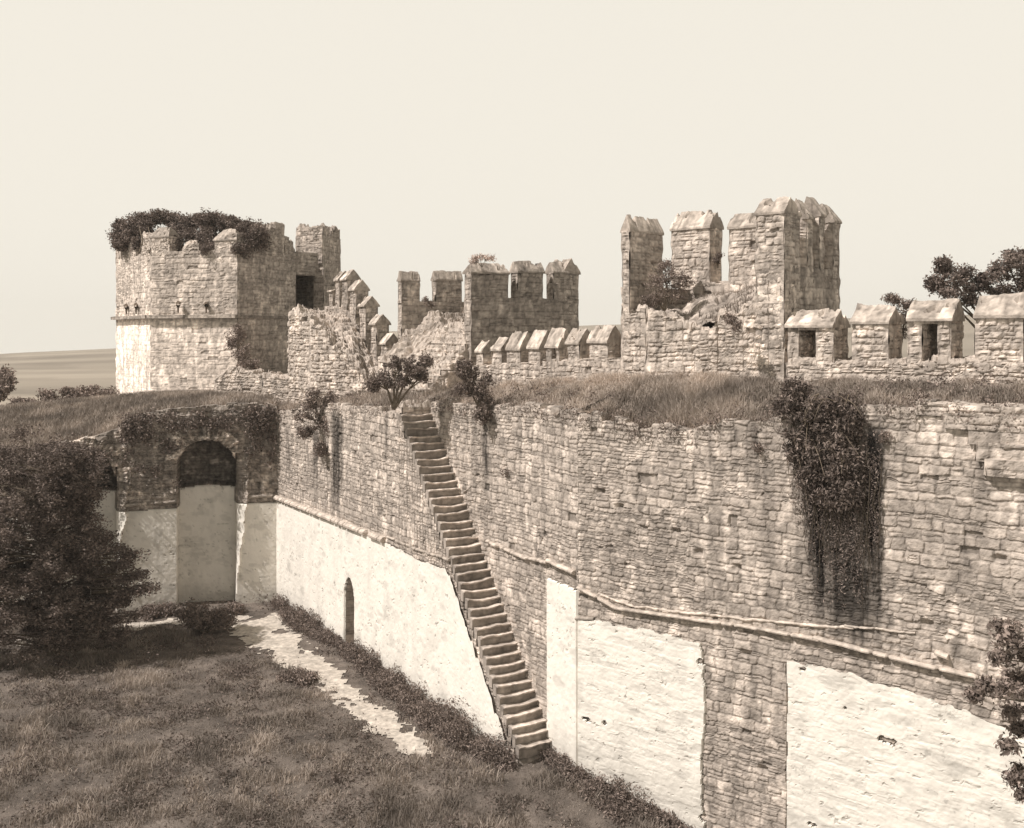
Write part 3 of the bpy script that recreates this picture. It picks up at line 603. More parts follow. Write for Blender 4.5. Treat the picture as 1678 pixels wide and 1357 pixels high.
# court side wall with a ragged top
Lc = L0; mid = KO; 
def back3(x, y):
    p = pxof(x, y); return np.interp(p, [1015, 1040, 1075, 1110, 1130, 1165, 1180, 1200, 1235, 1250, 1288], [17.4, 17.3, 17.2, 17.0, 16.55, 16.5, 16.9, 17.0, 17.5, 18.2, 18.3])+.35*(hsh(np.floor(p/14).astype(int), 0, 5)-.5)
def h3(i, U, Z, h, T, L_):
    return h, T
build('back_wall', prism([L0, KO, KO+nB*1.0, L0+nF*1.0], 10, back3, .045, 830, .34, .5, .42, 1.5), STONE, T3)
build('back_wall', prism([KO, R0+dB*.004, R0+nB*1.0, KO+nB*1.0], 10, back3, .045, 840, .34, .5, .42, 1.5), STONE, T3)
def mound3(x, y):
    p = pxof(x, y); o = (x-OB[0])*nB[0]+(y-OB[1])*nB[1]
    return np.interp(p, [1010, 1060, 1120, 1190, 1240, 1300], [16.9, 17.0, 16.6, 16.9, 17.5, 17.9])+ss(0, 3.5, o)*np.interp(p, [1040, 1150, 1300], [.5, 1.1, .5])+.5*(fbm(x*1.5, y*1.5, 44, 4)-.5)
cen = (L0+R0+R1+L1)/4
nx = 90; UU, VV = np.meshgrid(np.linspace(0, 1, nx), np.linspace(0, 1, nx))
front = lambda u: np.where(u[..., None] < .42, L0+(KO-L0)*(u[..., None]/.42), KO+(R0-KO)*((u[..., None]-.42)/.58))
Bk = L1+(R1-L1)*UU[..., None]; XYm = front(UU)*(1-VV[..., None])+Bk*VV[..., None]; XYm += .3*np.array([.66, .75])*(1-VV[..., None])
Zm = mound3(XYm[..., 0], XYm[..., 1]); hm, Tm = masonry(XYm[..., 0]*1.3, XYm[..., 1]*1.3, 850, .5, .7, 2.2, .30)
build('rubble_fill', [(np.concatenate([XYm, (Zm+hm)[..., None]], -1).reshape(-1, 3), gridq(nx, nx), Tm.ravel())], STONE, T3)
merl_on(T3, L0, nL, 5, 1018.5, 1072, 358, 379, 18.2, .55, dF, 860, tint=.36, over=.07, ctint=.5, hip=.1)
def merl_fr(x0, x1, yt, ye, seed, th=.95, **k):
    a = L1-nFr*1.0; t0, t1 = hit(a, dFr, x0), hit(a, dFr, x1); Yd = a[1]+dFr[1]*(t0+t1)/2; z1 = zz(ye, Yd)
    return merlon(T3, a+dFr*t0, dFr, t1-t0, nFr, th, 18.4, z1, zz(yt, Yd+.4)-z1, seed, **k)
merl_fr(1100, 1163, 345, 374, 870, tint=.42, ctint=.5, res=.055, ch=.3)
merl_fr(1194, 1262, 347, 371, 875, tint=.40, ctint=.46, res=.055, ch=.3)
# near corner pier and flank merlons
zp = zz(347, R0[1])
merlon(T3, R0-dB*1.15, dB, 1.15, nB, 1.35, 16.5, zp, .62, 880, tint=.40, res=.045, ctint=.42, hip=.12, over=.07)
for i, (x0, x1) in enumerate([(1323, 1332), (1343, 1351), (1365, 1376)]):
    t0, t1 = hit(R0, nB, x0), hit(R0, nB, x1); a = R0+nB*t0; z1 = zz((356, 352, 362)[i], a[1])
    merlon(T3, a-dB*1.0, nB, t1-t0, dB, 1.0, zc3-.15, z1, .75, 890+i*5, tint=.34, over=.08, ctint=.42)
# pale dressed block set in the corner and the dark niche mouth below
blk = R0-dB*1.05-nB*.04
build('dressed_block', prism([blk, blk+dB*.92, blk+dB*.92+nB*.3, blk+nB*.3], zz(497, R0[1]), zz(469, R0[1]), .06, 905, 2, 3, .55, .3), STONE, T3)

# ------------------------------------------------------------------ the near wall right of the bend
NW = thing('fortress_wall', 'near rubble wall right of the bend with patchy white plaster panels and a hanging vine', 'wall', (K[0], K[1], -1))
LB = hit(K, dB, 1900)
topB = prof(K, dB, [(948, 672), (990, 684), (1040, 698), (1090, 694), (1130, 704), (1180, 690), (1230, 688), (1290, 682), (1360, 672), (1415, 660), (1500, 662), (1560, 664), (1600, 672), (1678, 690), (1900, 720)], .16, 12, .55)
runB = runs(K, dB, [(1385, 54, 700, 1075, .85), (1335, 18, 700, 960, .8), (1431, 16, 700, 1060, .8), (1345, 12, 800, 1010, .6), (1240, 18, 690, 800, .6), (1200, 14, 690, 760, .55), (1040, 7, 680, 720, .6), (1310, 7, 870, 960, .4), (1584, 6, 890, 970, .5), (1610, 9, 740, 850, .45), (1452, 8, 690, 760, .4), (1000, 8, 690, 720, .35)])
def hB(U, Z, h, T):
    h, T = runB(U, Z, h, T); low = (keepB1(U, Z) | keepB2(U, Z)) & (Z < pt1(U)-.1); h = np.where(low, h*.2-.05, h)
    for px, py in ((1015, 830), (1520, 1022), (1370, 905), (1108, 870), (1145, 905), (985, 805), (1640, 915), (1250, 1260), (1222, 1070), (1208, 930)):
        t = hit(K, dB, px); z0 = zz(py, K[1]+dB[1]*t); k = np.exp(-(((U-t)/.17)**4+((Z-z0)/.10)**4)); h = h-.16*k; T = T*(1-.35*k)
    return h, T
mkB = lambda u, z, s: masonry(u, z, s, .28, .46, .95, .35)
build('earth_walk', [strip(K, dB, -1.5, LB, nB, .3, 4.6, lambda U: topB(U)-.05, lambda U: zwalkO(pxof(OB[0]+dB[0]*U, OB[1]+dB[1]*U)), 6, .2)], SOIL, NW)
pt1 = prof(K, dB, [(948, 1012), (1060, 1030), (1158, 1056), (1288, 1082), (1350, 1090), (1500, 1135), (1678, 1200), (1900, 1290)])
e1, e2 = hit(K, dB, 1155), hit(K, dB, 1289)
def fallen(U, Z, s, k=.70): return fbm(U*1.1, Z*2.2, s, 5) < k
def keepB1(U, Z): e = .30*(fbm(U*2, Z*2, 91, 4)-.5); return fallen(U, Z, 171, .83) & (Z < pt1(U)+.3) & (U < e1+e+.06*(hsh(np.floor(Z/.35).astype(int), 2, 3)-.5))
def keepB2(U, Z): e = .8*(fbm(U*1.3, Z*1.5, 92, 5)-.5); return fallen(U, Z, 172, .83) & (Z < pt1(U)+.3) & (U > e2+.15*e)
build('masonry', [face(K, dB, LB, -nB, -2.5, topB, .034, 900, hB, lip=1.3, mk=mkB)], STONE, NW)
def plast2(u, z, s):
    h, T = plast(u, z, s); k = ss(.52, .66, fbm(u*1.1, z*3.2, s+40, 4)); hm_, Tm_ = masonry(u, z, 900, .34, .55, 1., .37)
    h = h+hm_*.15-.012*k; T = T*(1-.10*k)*(.95+.05*ss(-.02, .03, hm_)); return h, T
rag = lambda u: pt1(u)+.16*(fbm(u*3, u*0, 57, 4)-.5)+.07*(hsh(np.floor(u/.23).astype(int), 3, 5)-.5)
build('plaster', [face(K, dB, e1+.2, -nB, -2.4, rag, .04, 910, keep=keepB1, mk=plast2)], PLAST, NW)
build('plaster', [face(K, dB, LB, -nB, -2.4, rag, .04, 911, keep=keepB2, mk=plast2)], PLAST, NW)
build('ledge', [ledge(K, dB, -nB, [(949, 962), (980, 978), (1010, 996), (1060, 1003), (1150, 1016), (1250, 1030), (1345, 1048)], .24, .12, 21, .62, .35),
                ledge(K, dB, -nB, [(1335, 1044), (1420, 1066), (1520, 1090), (1600, 1108), (1720, 1150)], .26, .13, 22, .62, .35)], TILE, NW)
build('ledge', [ledge(K, dB, -nB, [(985, 974), (1040, 994), (1150, 1006), (1300, 1022), (1400, 1030)], .13, .10, 23, .7, .9), ledge(K, dB, -nB, [(1385, 1026), (1440, 1030), (1500, 1037)], .15, .09, 24, .58, .95)], TILE, NW)
build('ledge', [ledge(K, dB, -nB, [(1535, 1068), (1556, 1076)], .3, .18, 25, .7, .3)], TILE, NW)
build('beam', [ledge(K, dB, -nB, [(945, 1013), (975, 1014)], .14, .14, 26, .35, .05)], TILE, NW)
# outer parapet of this stretch
u0 = tR+.05; u1 = hit(OB, dB, 1900)
parB = lambda x, y: np.interp(pxof(x, y), [1285, 1400, 1500, 1700, 1900], [15.25, 15.3, 15.4, 15.45, 15.4])+.12*(hsh(np.floor(pxof(x, y)/17).astype(int), 2, 5)-.5)
build('parapet', prism([OB+dB*u0, OB+dB*u1, OB+dB*u1+nB*1.35, OB+dB*u0+nB*1.35], 12, parB, .045, 930, .26, .45, .42, 1.5, captint=.4), STONE, NW)
for i, (x0, x1, yt, ye, hole) in enumerate([(1291, 1366, 507, 534, (.24, .62)), (1396, 1456, 498, 528, None), (1487, 1558, 490, 523, (.34, .70)), (1598, 1677, 482, 518, None), (1712, 1800, 474, 512, None)]):
    a, b = hit(OB, dB, x0), hit(OB, dB, x1); Yd = OB[1]+dB[1]*(a+b)/2; z1 = zz(ye, Yd-.05); L_ = b-a; z0 = 15.1
    merlon(NW, OB+dB*a, dB, L_, nB, 1.3, z0, z1, zz(yt, Yd+.45)-z1, 940+i*9, hole=(L_*hole[0], L_*hole[1], z0+.3, z1-.16) if hole else None, tint=.42, res=.045, over=.13, ctint=.47, relief=1.6)
# the long broken steps at the right end, on the walk
tiers = [(1500, 660), (1548, 676), (1590, 698), (1604, 724), (1618, 752), (1640, 776)]
for i, (x0, yy) in enumerate(tiers[:5]):
    a = hit(K, dB, x0); q = K+dB*a-nB*(.06+.06*i); Yd = q[1]; z1 = zz(yy, Yd); zb = zz(tiers[i+1][1], Yd)-.06
    build('stone_step', prism([q, q+dB*(LB-a), q+dB*(LB-a)+nB*1.2, q+nB*1.2], zb, z1, .045, 980+i*4, .5, .7, .36, 1.3), STONE, NW)

# ------------------------------------------------------------------ staircase: thirty-nine steps, each its own block
ST = thing('staircase', 'steep worn open stone staircase climbing the long wall', 'staircase', (*(C0+dF*tFb), 0))
NS = 39; du = (tFb-tFt)/NS; dz = ZT0/NS
for i in range(NS):
    k = i; u_ = tFb-(k+1)*du; z1 = (k+1)*dz+.02*(random.random()-.5); off_ = .16*(random.random()-.35)
    ln_ = du*1.45; q2 = C0+dF*(u_+ln_)
    nu, nw = 10, 26; U, Wv = np.meshgrid(np.linspace(0, 1, nu), np.linspace(0, 1, nw)); bb = .03+.05*random.random()
    # profile: bottom front -> nosing -> tread back, ragged along the width
    s = i*31+5; wid = SW+.12; ln_ = ln_*(.92+.12*random.random())
    prof_u = np.array([.72, .74, .985, 1.0, .98, .7, .5, .25, .02, 0]); prof_z = np.array([-.46, -.08, -.07, -.008, .0, .0, .0, .0, .0, -.46])
    sag = -.07*random.random()*np.sin(pi*Wv)+.06*(1-2*Wv)*(random.random()-.5)+.10*(fbm(Wv*3.5+s, Wv*0, s, 3)-.5)
    pu = prof_u[None, :]*ln_-.06*fbm(Wv*5, U*3, s+1, 3)*(U < .4)-.12*ss(.72, 1, fbm(Wv*4, U*0, s+2, 2))*(U < .4)
    pz = z1+prof_z[None, :]+sag+.03*(fbm(Wv*8, U*6, s+3, 2)-.5)
    Pp = np.stack([C0[0]+dF[0]*(u_+pu)+nF[0]*(Wv*(wid+off_)+.0-off_*.6), C0[1]+dF[1]*(u_+pu)+nF[1]*(Wv*(wid+off_)+.0-off_*.6), pz], -1)
    Ts = np.broadcast_to(np.array([.75, .75, 1.0, 1.45, 1.5, 1.4, 1.2, 1.0, .8, .7])[None, :], (nw, nu)).ravel(); V = Pp.reshape(-1, 3); q_ = gridq(nw, nu); e = np.arange(nw*nu).reshape(nw, nu)  # dark risers, pale treads: shade and sunlight painted per vertex
    sides = [[e[0, c], e[0, c+1], e[0, nu-2-c], e[0, nu-1-c]] for c in range(nu//2-1)]+[[e[-1, c], e[-1, c+1], e[-1, nu-2-c], e[-1, nu-1-c]] for c in range(nu//2-1)]
    bot = [[e[r, 0], e[r+1, 0], e[r+1, -1], e[r, -1]] for r in range(nw-1)]
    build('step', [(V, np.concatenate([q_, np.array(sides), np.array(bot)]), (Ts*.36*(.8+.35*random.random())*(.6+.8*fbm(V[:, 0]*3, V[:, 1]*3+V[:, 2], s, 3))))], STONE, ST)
q = C0+dF*(tFt-1.3)+nF*.12
build('landing', prism([q, q+dF*1.32, q+dF*1.32+nF*(SW+.3), q+nF*(SW+.3)], 11.5, 12.86, .05, 989, .3, .5, .36, 1.6), STONE, ST)
# rubble core under the steps (right side is the wall itself)
def coret(x, y): u = (x-C0[0])*dF[0]+(y-C0[1])*dF[1]; return np.maximum(ZT0*(1-(u-tFt)/(tFb-tFt))-.36, -.6)
a = C0+dF*(tFt-.6)+nF*.12; b = C0+dF*tFb+nF*.12
build('rubble_core', prism([a, b, b+nF*(SW-.1), a+nF*(SW-.1)], -1.5, coret, .12, 990, .3, .4, .22, 1), STONE, ST)

# ------------------------------------------------------------------ far wall with the arched recesses
FW = thing('fortress_wall', 'shaded far wall with arched recesses and grassy ruined top', 'wall', (C0[0]-9, C0[1]-2, 0))
LWf = hit(C0, dW, -260)
topW = prof(C0, dW, [(460, 672), (430, 660), (390, 662), (300, 668), (240, 676), (190, 700), (120, 722), (60, 735), (0, 742), (-260, 770)], .14, 15, .6)
niches = []
for xa, xb, yc in ((386, 291, 722), (189, 72, 738)):
    ta, tb = hit(C0, dW, xa), hit(C0, dW, xb); Yd = C0[1]+dW[1]*(ta+tb)/2; niches.append((ta, tb, zz(yc, Yd)))
def nichef(U, Z):
    dep = np.zeros(U.shape); ring = np.zeros(U.shape)
    for k, (ta, tb, zc) in enumerate(niches):
        c = (ta+tb)/2; r = (tb-ta)/2; x = np.abs(U-c)/r*(1+.22*(fbm(U*1.5, Z*1.5, 37, 3)-.5)*ss(7, 9, Z)+.10*(hsh(np.floor(U/.3).astype(int), np.floor(Z/.3).astype(int), 4)-.5)*ss(8, 9, Z)); spring = zc-r*.95
        top = spring+r*.95*np.sqrt(np.clip(1-x**2, 0, 1)); ins = (x < 1) & (Z < top); zsh = zz(799, 61.7)-.12*np.abs(U-c)
        dep = np.where(ins, np.where(Z > zsh, 2.4, .95), dep)
        # splayed jamb added beside the corner pier to catch a tapering strip of sun
        wd = .95*ss(-.5, 8.0, Z)*(.8+.5*(fbm(Z*1.3, U*0, 31+k, 3)-.5)); e = ta-U      # right of the niche
        ch = (e > 0) & (e < wd) & (Z < spring+.8); dep = np.where(ch, (1-e/np.maximum(wd, .01))*.50-.24*ss(0, .12, e), dep)
        rad = np.hypot(U-c, np.maximum(Z-spring, 0)); ring = np.where((rad > r) & (rad < r+.75) & (Z > spring-.1), 1, ring)
    return dep, ring
def hW(U, Z, h, T):
    dep, ring = nichef(U, Z)
    for (ta, tb, zc) in niches:      # broken voussoirs stand proud round the arch head
        c = (ta+tb)/2; r = (tb-ta)/2; sp = zc-r*.95; an = np.arctan2(Z-sp, U-c); v = hsh(np.floor(an*r/.22).astype(int), 0, 4)
        h = np.where(ring > 0, h+.16*v*(np.abs((an*r/.22) % 1-.5) < .36), h); T = np.where(ring > 0, T*(.9+.5*v), T)
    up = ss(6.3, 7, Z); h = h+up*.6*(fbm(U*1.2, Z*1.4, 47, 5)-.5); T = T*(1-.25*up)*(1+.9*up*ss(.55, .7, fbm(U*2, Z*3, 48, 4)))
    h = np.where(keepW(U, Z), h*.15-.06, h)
    return h*np.where(dep > 0, .5, 1)-dep, T*np.where(dep > 1.5, .62, 1)  # deep arch heads painted darker, shade put into the stone colour
mkW = lambda u, z, s: masonry(u, z, s, .28, .45, 1.3, .30)
def keepW(U, Z, f=prof(C0, dW, [(455, 822), (400, 824), (387, 825), (290, 832), (195, 838), (0, 850), (-260, 870)])):
    dep, _ = nichef(U, Z); lim = f(U); tall = np.abs(dep-.95) < .02; lim = np.where(tall, 7.15, lim); return Z < lim+.05*(vn(U*3, Z*0, 3)-.5)
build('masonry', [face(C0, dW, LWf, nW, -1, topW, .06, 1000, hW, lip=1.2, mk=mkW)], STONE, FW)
def plW(u, z, s): h, T = plast(u, z, s); return h, T*1.0*(1-.10*ss(.60, .72, fbm(u*3.1, z*3.1, s+71, 3)))
def hWp(U, Z, h, T): dep, _ = nichef(U, Z); return h-np.where(dep > 1.5, .95, dep), T*np.where(dep > .9, .84, 1)  # plaster inside the recesses painted darker as shade
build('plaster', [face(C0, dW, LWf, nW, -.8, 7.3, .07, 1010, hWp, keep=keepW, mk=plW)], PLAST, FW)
build('string_course', [ledge(C0, dW, nW, [(455, 812), (402, 815)], .16, .22, 41, .42, .2)], TILE, FW)
build('string_course', [ledge(C0, dW, nW, [(290, 822), (200, 829)], .2, .2, 42, .42, .4)], TILE, FW)
sW = lambda U: topW(U); bW = prof(C0, dW, [(460, 640), (300, 645), (190, 652), (0, 664), (-260, 680)])
build('earth_walk', [strip(C0, dW, -4, LWf, -nW, .4, 12, lambda U: topW(U)-.05, lambda U: np.interp(U, [-4, 9, 20, LWf], [12.1, 11.9, 11.0, 9.6]), 8, .2, .3, .25)], SOIL, FW)

# ------------------------------------------------------------------ plants
def shrub(name, label, cat, base, limbs, blobs, per, clump, size, ncl, tint=(.05, .12), tr=.06, group='bushes and weeds growing about the fortress', leafkw={}, crown='crown'):
    t = thing(name, label, cat, base, group); ps = []; base = np.array(base, float)
    for (x, y, z, rx, ry, rz) in blobs[:limbs]:
        e = np.array([x, y, z]); m = (base+e)/2+np.array([random.uniform(-.2, .2), 0, random.uniform(-.1, .2)])*np.linalg.norm(e-base)*.4
        ps.append(tube([base-np.array([0, 0, .2]), m, e], [tr, tr*.65, tr*.25], 6, .11))
        for _ in range(4):
            v = np.random.default_rng(int(abs(x*97+_*13+z*7))).normal(size=3); v /= np.linalg.norm(v); ps.append(tube([m, (m+e)/2+v*.15, e+v*np.array([rx, ry, rz])*.8], [tr*.45, tr*.3, tr*.1], 5, .11))
    build('stem', ps, BARK, t); build(crown, cloud(blobs, per, clump, size, ncl, tint, **leafkw), LEAF, t)
    return t
def pb(px, py, Y, rpx, rpy, ry=None):
    s = Y/F_PX; x, y, z = P3(px, py, Y); return (x, y, z, rpx*s, ry if ry else rpx*s*.8, rpy*s)
# small tree on the walk
Yt = 47.8
shrub('shrub', 'small dark round crowned tree standing on the wall walk above the stair head', 'small tree', P3(645, 664, Yt), 5,
      [pb(622, 622, Yt, 20, 15), pb(648, 602, Yt, 26, 16), pb(678, 600, Yt, 26, 18), pb(690, 615, Yt, 15, 11), pb(655, 625, Yt, 26, 15), pb(612, 632, Yt, 11, 10), pb(700, 592, Yt, 9, 8)], 60, .10, .11, 22, (.035, .10), .07)
Yt = 45
shrub('shrub', 'dark ragged bush hanging over the wall edge right of the stair head', 'bush', P3(785, 660, Yt), 4,
      [pb(768, 612, Yt, 20, 18), pb(790, 625, Yt, 22, 20), pb(765, 638, Yt, 16, 14), pb(795, 655, Yt, 15, 18), pb(790, 680, Yt-.3, 9, 14), pb(758, 600, Yt, 10, 8)], 60, .10, .11, 20, (.035, .10), .05)
Yt = 57.0
shrub('shrub', 'leafy bush growing out of the wall top beside the far corner', 'bush', P3(530, 700, Yt+1), 5,
      [pb(515, 655, Yt, 15, 22), pb(500, 675, Yt, 22, 20), pb(530, 690, Yt, 22, 22), pb(505, 708, Yt, 18, 12), pb(545, 705, Yt-.3, 10, 22), pb(525, 735, Yt-.6, 8, 12), pb(541, 655, Yt, 8, 14)], 42, .12, .13, 20, (.04, .12), .05)
Yt = 42.5
shrub('shrub', 'loose twiggy bush on the ruined back of the right tower', 'bush', P3(1088, 503, Yt), 6,
      [pb(1078, 462, Yt, 20, 22), pb(1100, 450, Yt, 24, 18), pb(1120, 462, Yt, 15, 15), pb(1070, 490, Yt, 16, 12), pb(1100, 482, Yt, 22, 16), pb(1090, 435, Yt, 12, 8)], 34, .09, .08, 26, (.05, .13), .035)
Yt = 46
shrub('shrub', 'tiny plant in the gap between the tall merlons of the right tower', 'plant', P3(1176, 432, Yt-1), 2, [pb(1178, 420, Yt-1, 5, 5), pb(1173, 428, Yt-1, 5, 4)], 30, .06, .08, 8, (.04, .1), .03)
shrub('shrub', 'small creeper hanging on the ruined back of the right tower', 'plant', P3(1205, 520, 38.2), 2, [pb(1196, 522, 38.2, 9, 8), pb(1206, 534, 38.0, 8, 11)], 40, .07, .08, 14, (.05, .13), .02)
shrub('shrub', 'wispy weeds sprouting from the coping of the middle tower', 'plant', P3(790, 432, 54), 3, [pb(785, 422, 54, 13, 5), pb(800, 424, 54, 9, 4), pb(776, 427, 54, 7, 4)], 30, .09, .09, 12, (.15, .3), .02)
shrub('shrub', 'small sprig leaning out beside the left merlon of the middle tower', 'plant', P3(708, 500, 57), 2, [pb(697, 492, 57, 6, 5), pb(705, 497, 57, 7, 5)], 30, .08, .08, 9, (.05, .12), .03)
shrub('shrub', 'dark creeper on the lower corner of the ivy covered tower', 'bush', P3(392, 600, 70), 3, [pb(392, 545, 70.5, 9, 12), pb(385, 560, 70.8, 12, 14), pb(397, 580, 70, 12, 18), pb(410, 596, 69.5, 16, 10)], 45, .16, .15, 16, (.06, .14), .04)
# ivy on the corner tower
iv = thing('ivy', 'thick dark ivy mass spilling over the top of the left corner tower', 'ivy', P3(300, 410, 76))
bl = []
for px, py, Yd, rx, ry in [(196, 386, 80, 11, 16), (205, 372, 80, 16, 14), (222, 366, 79, 18, 16), (240, 361, 79, 18, 9), (262, 357, 79, 20, 9), (285, 359, 79, 20, 9), (300, 370, 78, 22, 18), (325, 365, 78, 22, 14), (345, 372, 77, 20, 18), (368, 366, 77, 20, 12), (390, 374, 75, 18, 14), (405, 385, 74, 20, 20), (420, 384, 74, 14, 18), (215, 385, 79, 14, 16), (288, 385, 77, 10, 20), (313, 390, 76, 10, 12), (335, 390, 75, 12, 16), (343, 402, 74.5, 7, 9), (238, 372, 78, 12, 12), (426, 398, 74, 11, 12), (205, 400, 79.5, 6, 14), (228, 400, 78, 5, 10), (398, 396, 73.5, 14, 12), (196, 398, 80, 4, 12), (380, 366, 75, 20, 8), (402, 374, 74, 18, 10), (412, 394, 72.5, 20, 14), (424, 382, 73, 10, 10), (395, 410, 71.8, 10, 8), (345, 358, 76, 24, 12), (288, 402, 74.6, 8, 14), (342, 410, 73, 6, 8)]:
    bl.append(pb(px, py, Yd, rx, ry, 1.0))
build('ivy_leaves', cloud(bl, 90, .2, .17, 26, (.035, .095)), LEAF, iv)
build('ivy_stems', [tube([P3(292+k*16, 414, 74.2), P3(290+k*14, 395, 75), P3(288+k*15, 372, 77)], [.05, .05, .03], 5, .1) for k in range(-4, 8)], BARK, iv)
# hanging vine on the near wall
vn_ = thing('hanging_vine', 'big tangled hanging vine trailing down the near wall from its top edge', 'vine', P3(1350, 690, 33))
def onB(px, py, off=.25):
    t = hit(K, dB, px); q = K+dB*t-nB*off; return np.array([(px-CX)/F_PX*q[1], q[1], zz(py, q[1])])
bl = []; r5 = np.random.default_rng(5)
for px, py, rx, ry in [(1310, 640, 14, 14), (1300, 660, 16, 14), (1340, 670, 26, 22), (1375, 665, 22, 18), (1320, 700, 30, 26), (1360, 705, 34, 26), (1392, 700, 22, 26), (1310, 740, 22, 22), (1345, 745, 34, 26), (1385, 745, 26, 30), (1345, 780, 34, 22), (1385, 785, 28, 24), (1400, 770, 16, 30), (1325, 775, 18, 16), (1340, 805, 18, 14), (1372, 815, 26, 14), (1397, 690, 12, 18), (1300, 640, 8, 16), (1400, 810, 16, 16), (1285, 665, 10, 8)]:
    p = onB(px, py); s = p[1]/F_PX; bl.append((p[0], p[1], p[2], rx*s*1.15, .13, ry*s*1.05))
build('vine_leaves', cloud(bl, 55, .12, .14, 26, (.02, .10), aspect=.38, down=.6), LEAF, vn_)
tb = []
for i in range(45):
    px = r5.uniform(1298, 1440); y0 = r5.uniform(640, 800) if px < 1415 else r5.uniform(740, 860); y1 = y0+r5.uniform(40, 150); y1 = min(y1, 1010)
    if px > 1325: y1 = min(1015, y1+r5.uniform(0, 110))
    pts = [onB(px+r5.normal()*5, y0+(y1-y0)*k/4, .15+.1*r5.random()) for k in range(5)]
    tb.append(tube(pts, [.02, .018, .014, .01, .005], 4, .05))
for i in range(40):
    px = r5.uniform(1290, 1400); y0 = r5.uniform(640, 760); a = onB(px, y0, .4); v = r5.normal(size=3)*.35; v[2] -= .3
    tb.append(tube([a, a+v*.6, a+v*1.3+np.array([0, 0, -.2])], [.02, .014, .006], 4, .14))
build('vine_stems', tb, BARK, vn_)
tr_ = []
for i in range(170):
    px = r5.uniform(1294, 1440); y0 = r5.uniform(690, 830); y1 = y0+r5.uniform(20, 60)+(r5.uniform(0, 160) if px > 1325 else 0)
    for y_ in np.arange(y0, min(y1, 1000), 3.0): tr_.append(onB(px+r5.normal()*3.5, y_, .10+.1*r5.random()))
build('vine_leaves', [leaves(np.array(tr_), .10, (.05, .16), down=.8, aspect=.35)], LEAF, vn_)
for (px, py, sx, sy, lab) in ((1451, 715, 11, 14, 'small hanging weed on the near wall just right of the vine'), (832, 772, 11, 9, 'small round weed growing from the face of the long wall'), (1245, 735, 13, 10, 'dark hanging weed on the near wall left of the vine')):
    if px < 948: t = hit(RA, dF, px); q = RA+dF*t-nF*.12; p = np.array([(px-CX)/F_PX*q[1], q[1], zz(py, q[1])])
    else: p = onB(px, py, .12)
    s = p[1]/F_PX; shrub('wall_weed', lab, 'weed', p, 1, [(p[0], p[1], p[2], sx*s, .1, sy*s)], 16, .08, .09, 14, (.05, .14), .02)
# big dark tree on the left
BT = thing('tree', 'large dark spreading tree in front of the far wall at left', 'tree', (*g2(88, 1078), 0))
bx, by = g2(88, 1078); by -= 0; r9 = np.random.default_rng(9)
ps = [tube([(bx, by, -.2), (bx+.1, by, 2), (bx-.1, by+.1, 5), (bx, by, 8.5), (bx+.2, by, 10.4)], [.32, .26, .2, .12, .04], 9, .09)]
bl = []
env = [(1048, -80, 150), (1020, -80, 175), (985, -90, 196), (950, -90, 200), (915, -90, 192), (885, -90, 172), (850, -90, 166), (815, -90, 164), (780, -90, 164), (755, -80, 160), (735, -50, 150)]
ye = np.array([e[0] for e in env][::-1]); lo_ = np.array([e[1] for e in env][::-1]); hi_ = np.array([e[2] for e in env][::-1])
for i in range(330):
    py = r9.uniform(735, 1045); a = np.interp(py, ye, lo_); b = np.interp(py, ye, hi_); c = 88; ang = r9.random()*2*pi; s = by/F_PX
    py_ = py; rad = r9.random()**.4; half = (b-c) if math.cos(ang) > 0 else (c-a); ex = math.cos(ang)*half*rad; ey = math.sin(ang)*rad*min(4.2, half*s)
    z = zz(py_, by); x = bx+ex*s; y = by+ey*.9
    bl.append((x, y, z, .75, .8, .30)); st = np.array([bx, by, z-.35-.12*abs(ex*s)]); e_ = np.array([x, y, z-.05])
    if i % 2 == 0: ps.append(tube([st, (st+e_)/2+[0, 0, .12], e_], [.07, .045, .012], 5, .09))
for (px, py) in ((226, 905), (234, 938), (222, 1003), (246, 960), (205, 1032), (208, 922), (215, 945), (228, 965), (205, 985), (196, 1012), (212, 968), (190, 1040), (218, 912), (200, 900)):
    x = bx+(px-88)*by/F_PX; bl.append((x, by-.5, zz(py, by), .55, .4, .16)); ps.append(tube([(bx+2, by-.2, zz(py, by)-.1), (x-.4, by-.4, zz(py, by)+.05), (x+.2, by-.5, zz(py, by)-.05)], [.05, .03, .01], 5, .09))
build('trunk', ps, BARK, BT)
build('crown', cloud(bl, 38, .16, .15, 15, (.03, .09), flat=.5, aspect=.4), LEAF, BT)
# tree behind the parapet at right
Yt = 47
t = thing('tree', 'open crowned tree rising behind the gabled parapet at right', 'tree', (*pt(1715, Yt), 5))
bx2, by2 = pt(1715, Yt); r6 = np.random.default_rng(6)
tp = [tube([(bx2, by2, 4), (bx2+.3, by2, 9), (bx2-.1, by2, 14), (bx2+.2, by2, 17.2)], [.4, .32, .22, .1], 8, .1)]
bl = []
for px, py, rx, ry in [(1545, 440, 16, 8), (1560, 458, 26, 14), (1535, 470, 14, 7), (1585, 447, 18, 10), (1600, 470, 22, 12), (1632, 450, 22, 14), (1650, 430, 24, 14), (1665, 415, 20, 10), (1672, 445, 22, 18), (1640, 475, 22, 10), (1615, 458, 16, 12), (1700, 430, 30, 22), (1705, 465, 30, 22), (1680, 475, 20, 14), (1560, 480, 16, 7), (1528, 462, 9, 5), (1588, 490, 10, 10), (1545, 430, 8, 4)]:
    b = pb(px, py, Yt+r6.uniform(-1, 1), rx, ry); bl.append(b); e = np.array(b[:3]); st = np.array([bx2, by2, r6.uniform(12.5, 16)]); tp.append(tube([st, (st+e)/2+[0, 0, -.2], e], [.11, .07, .02], 5, .1))
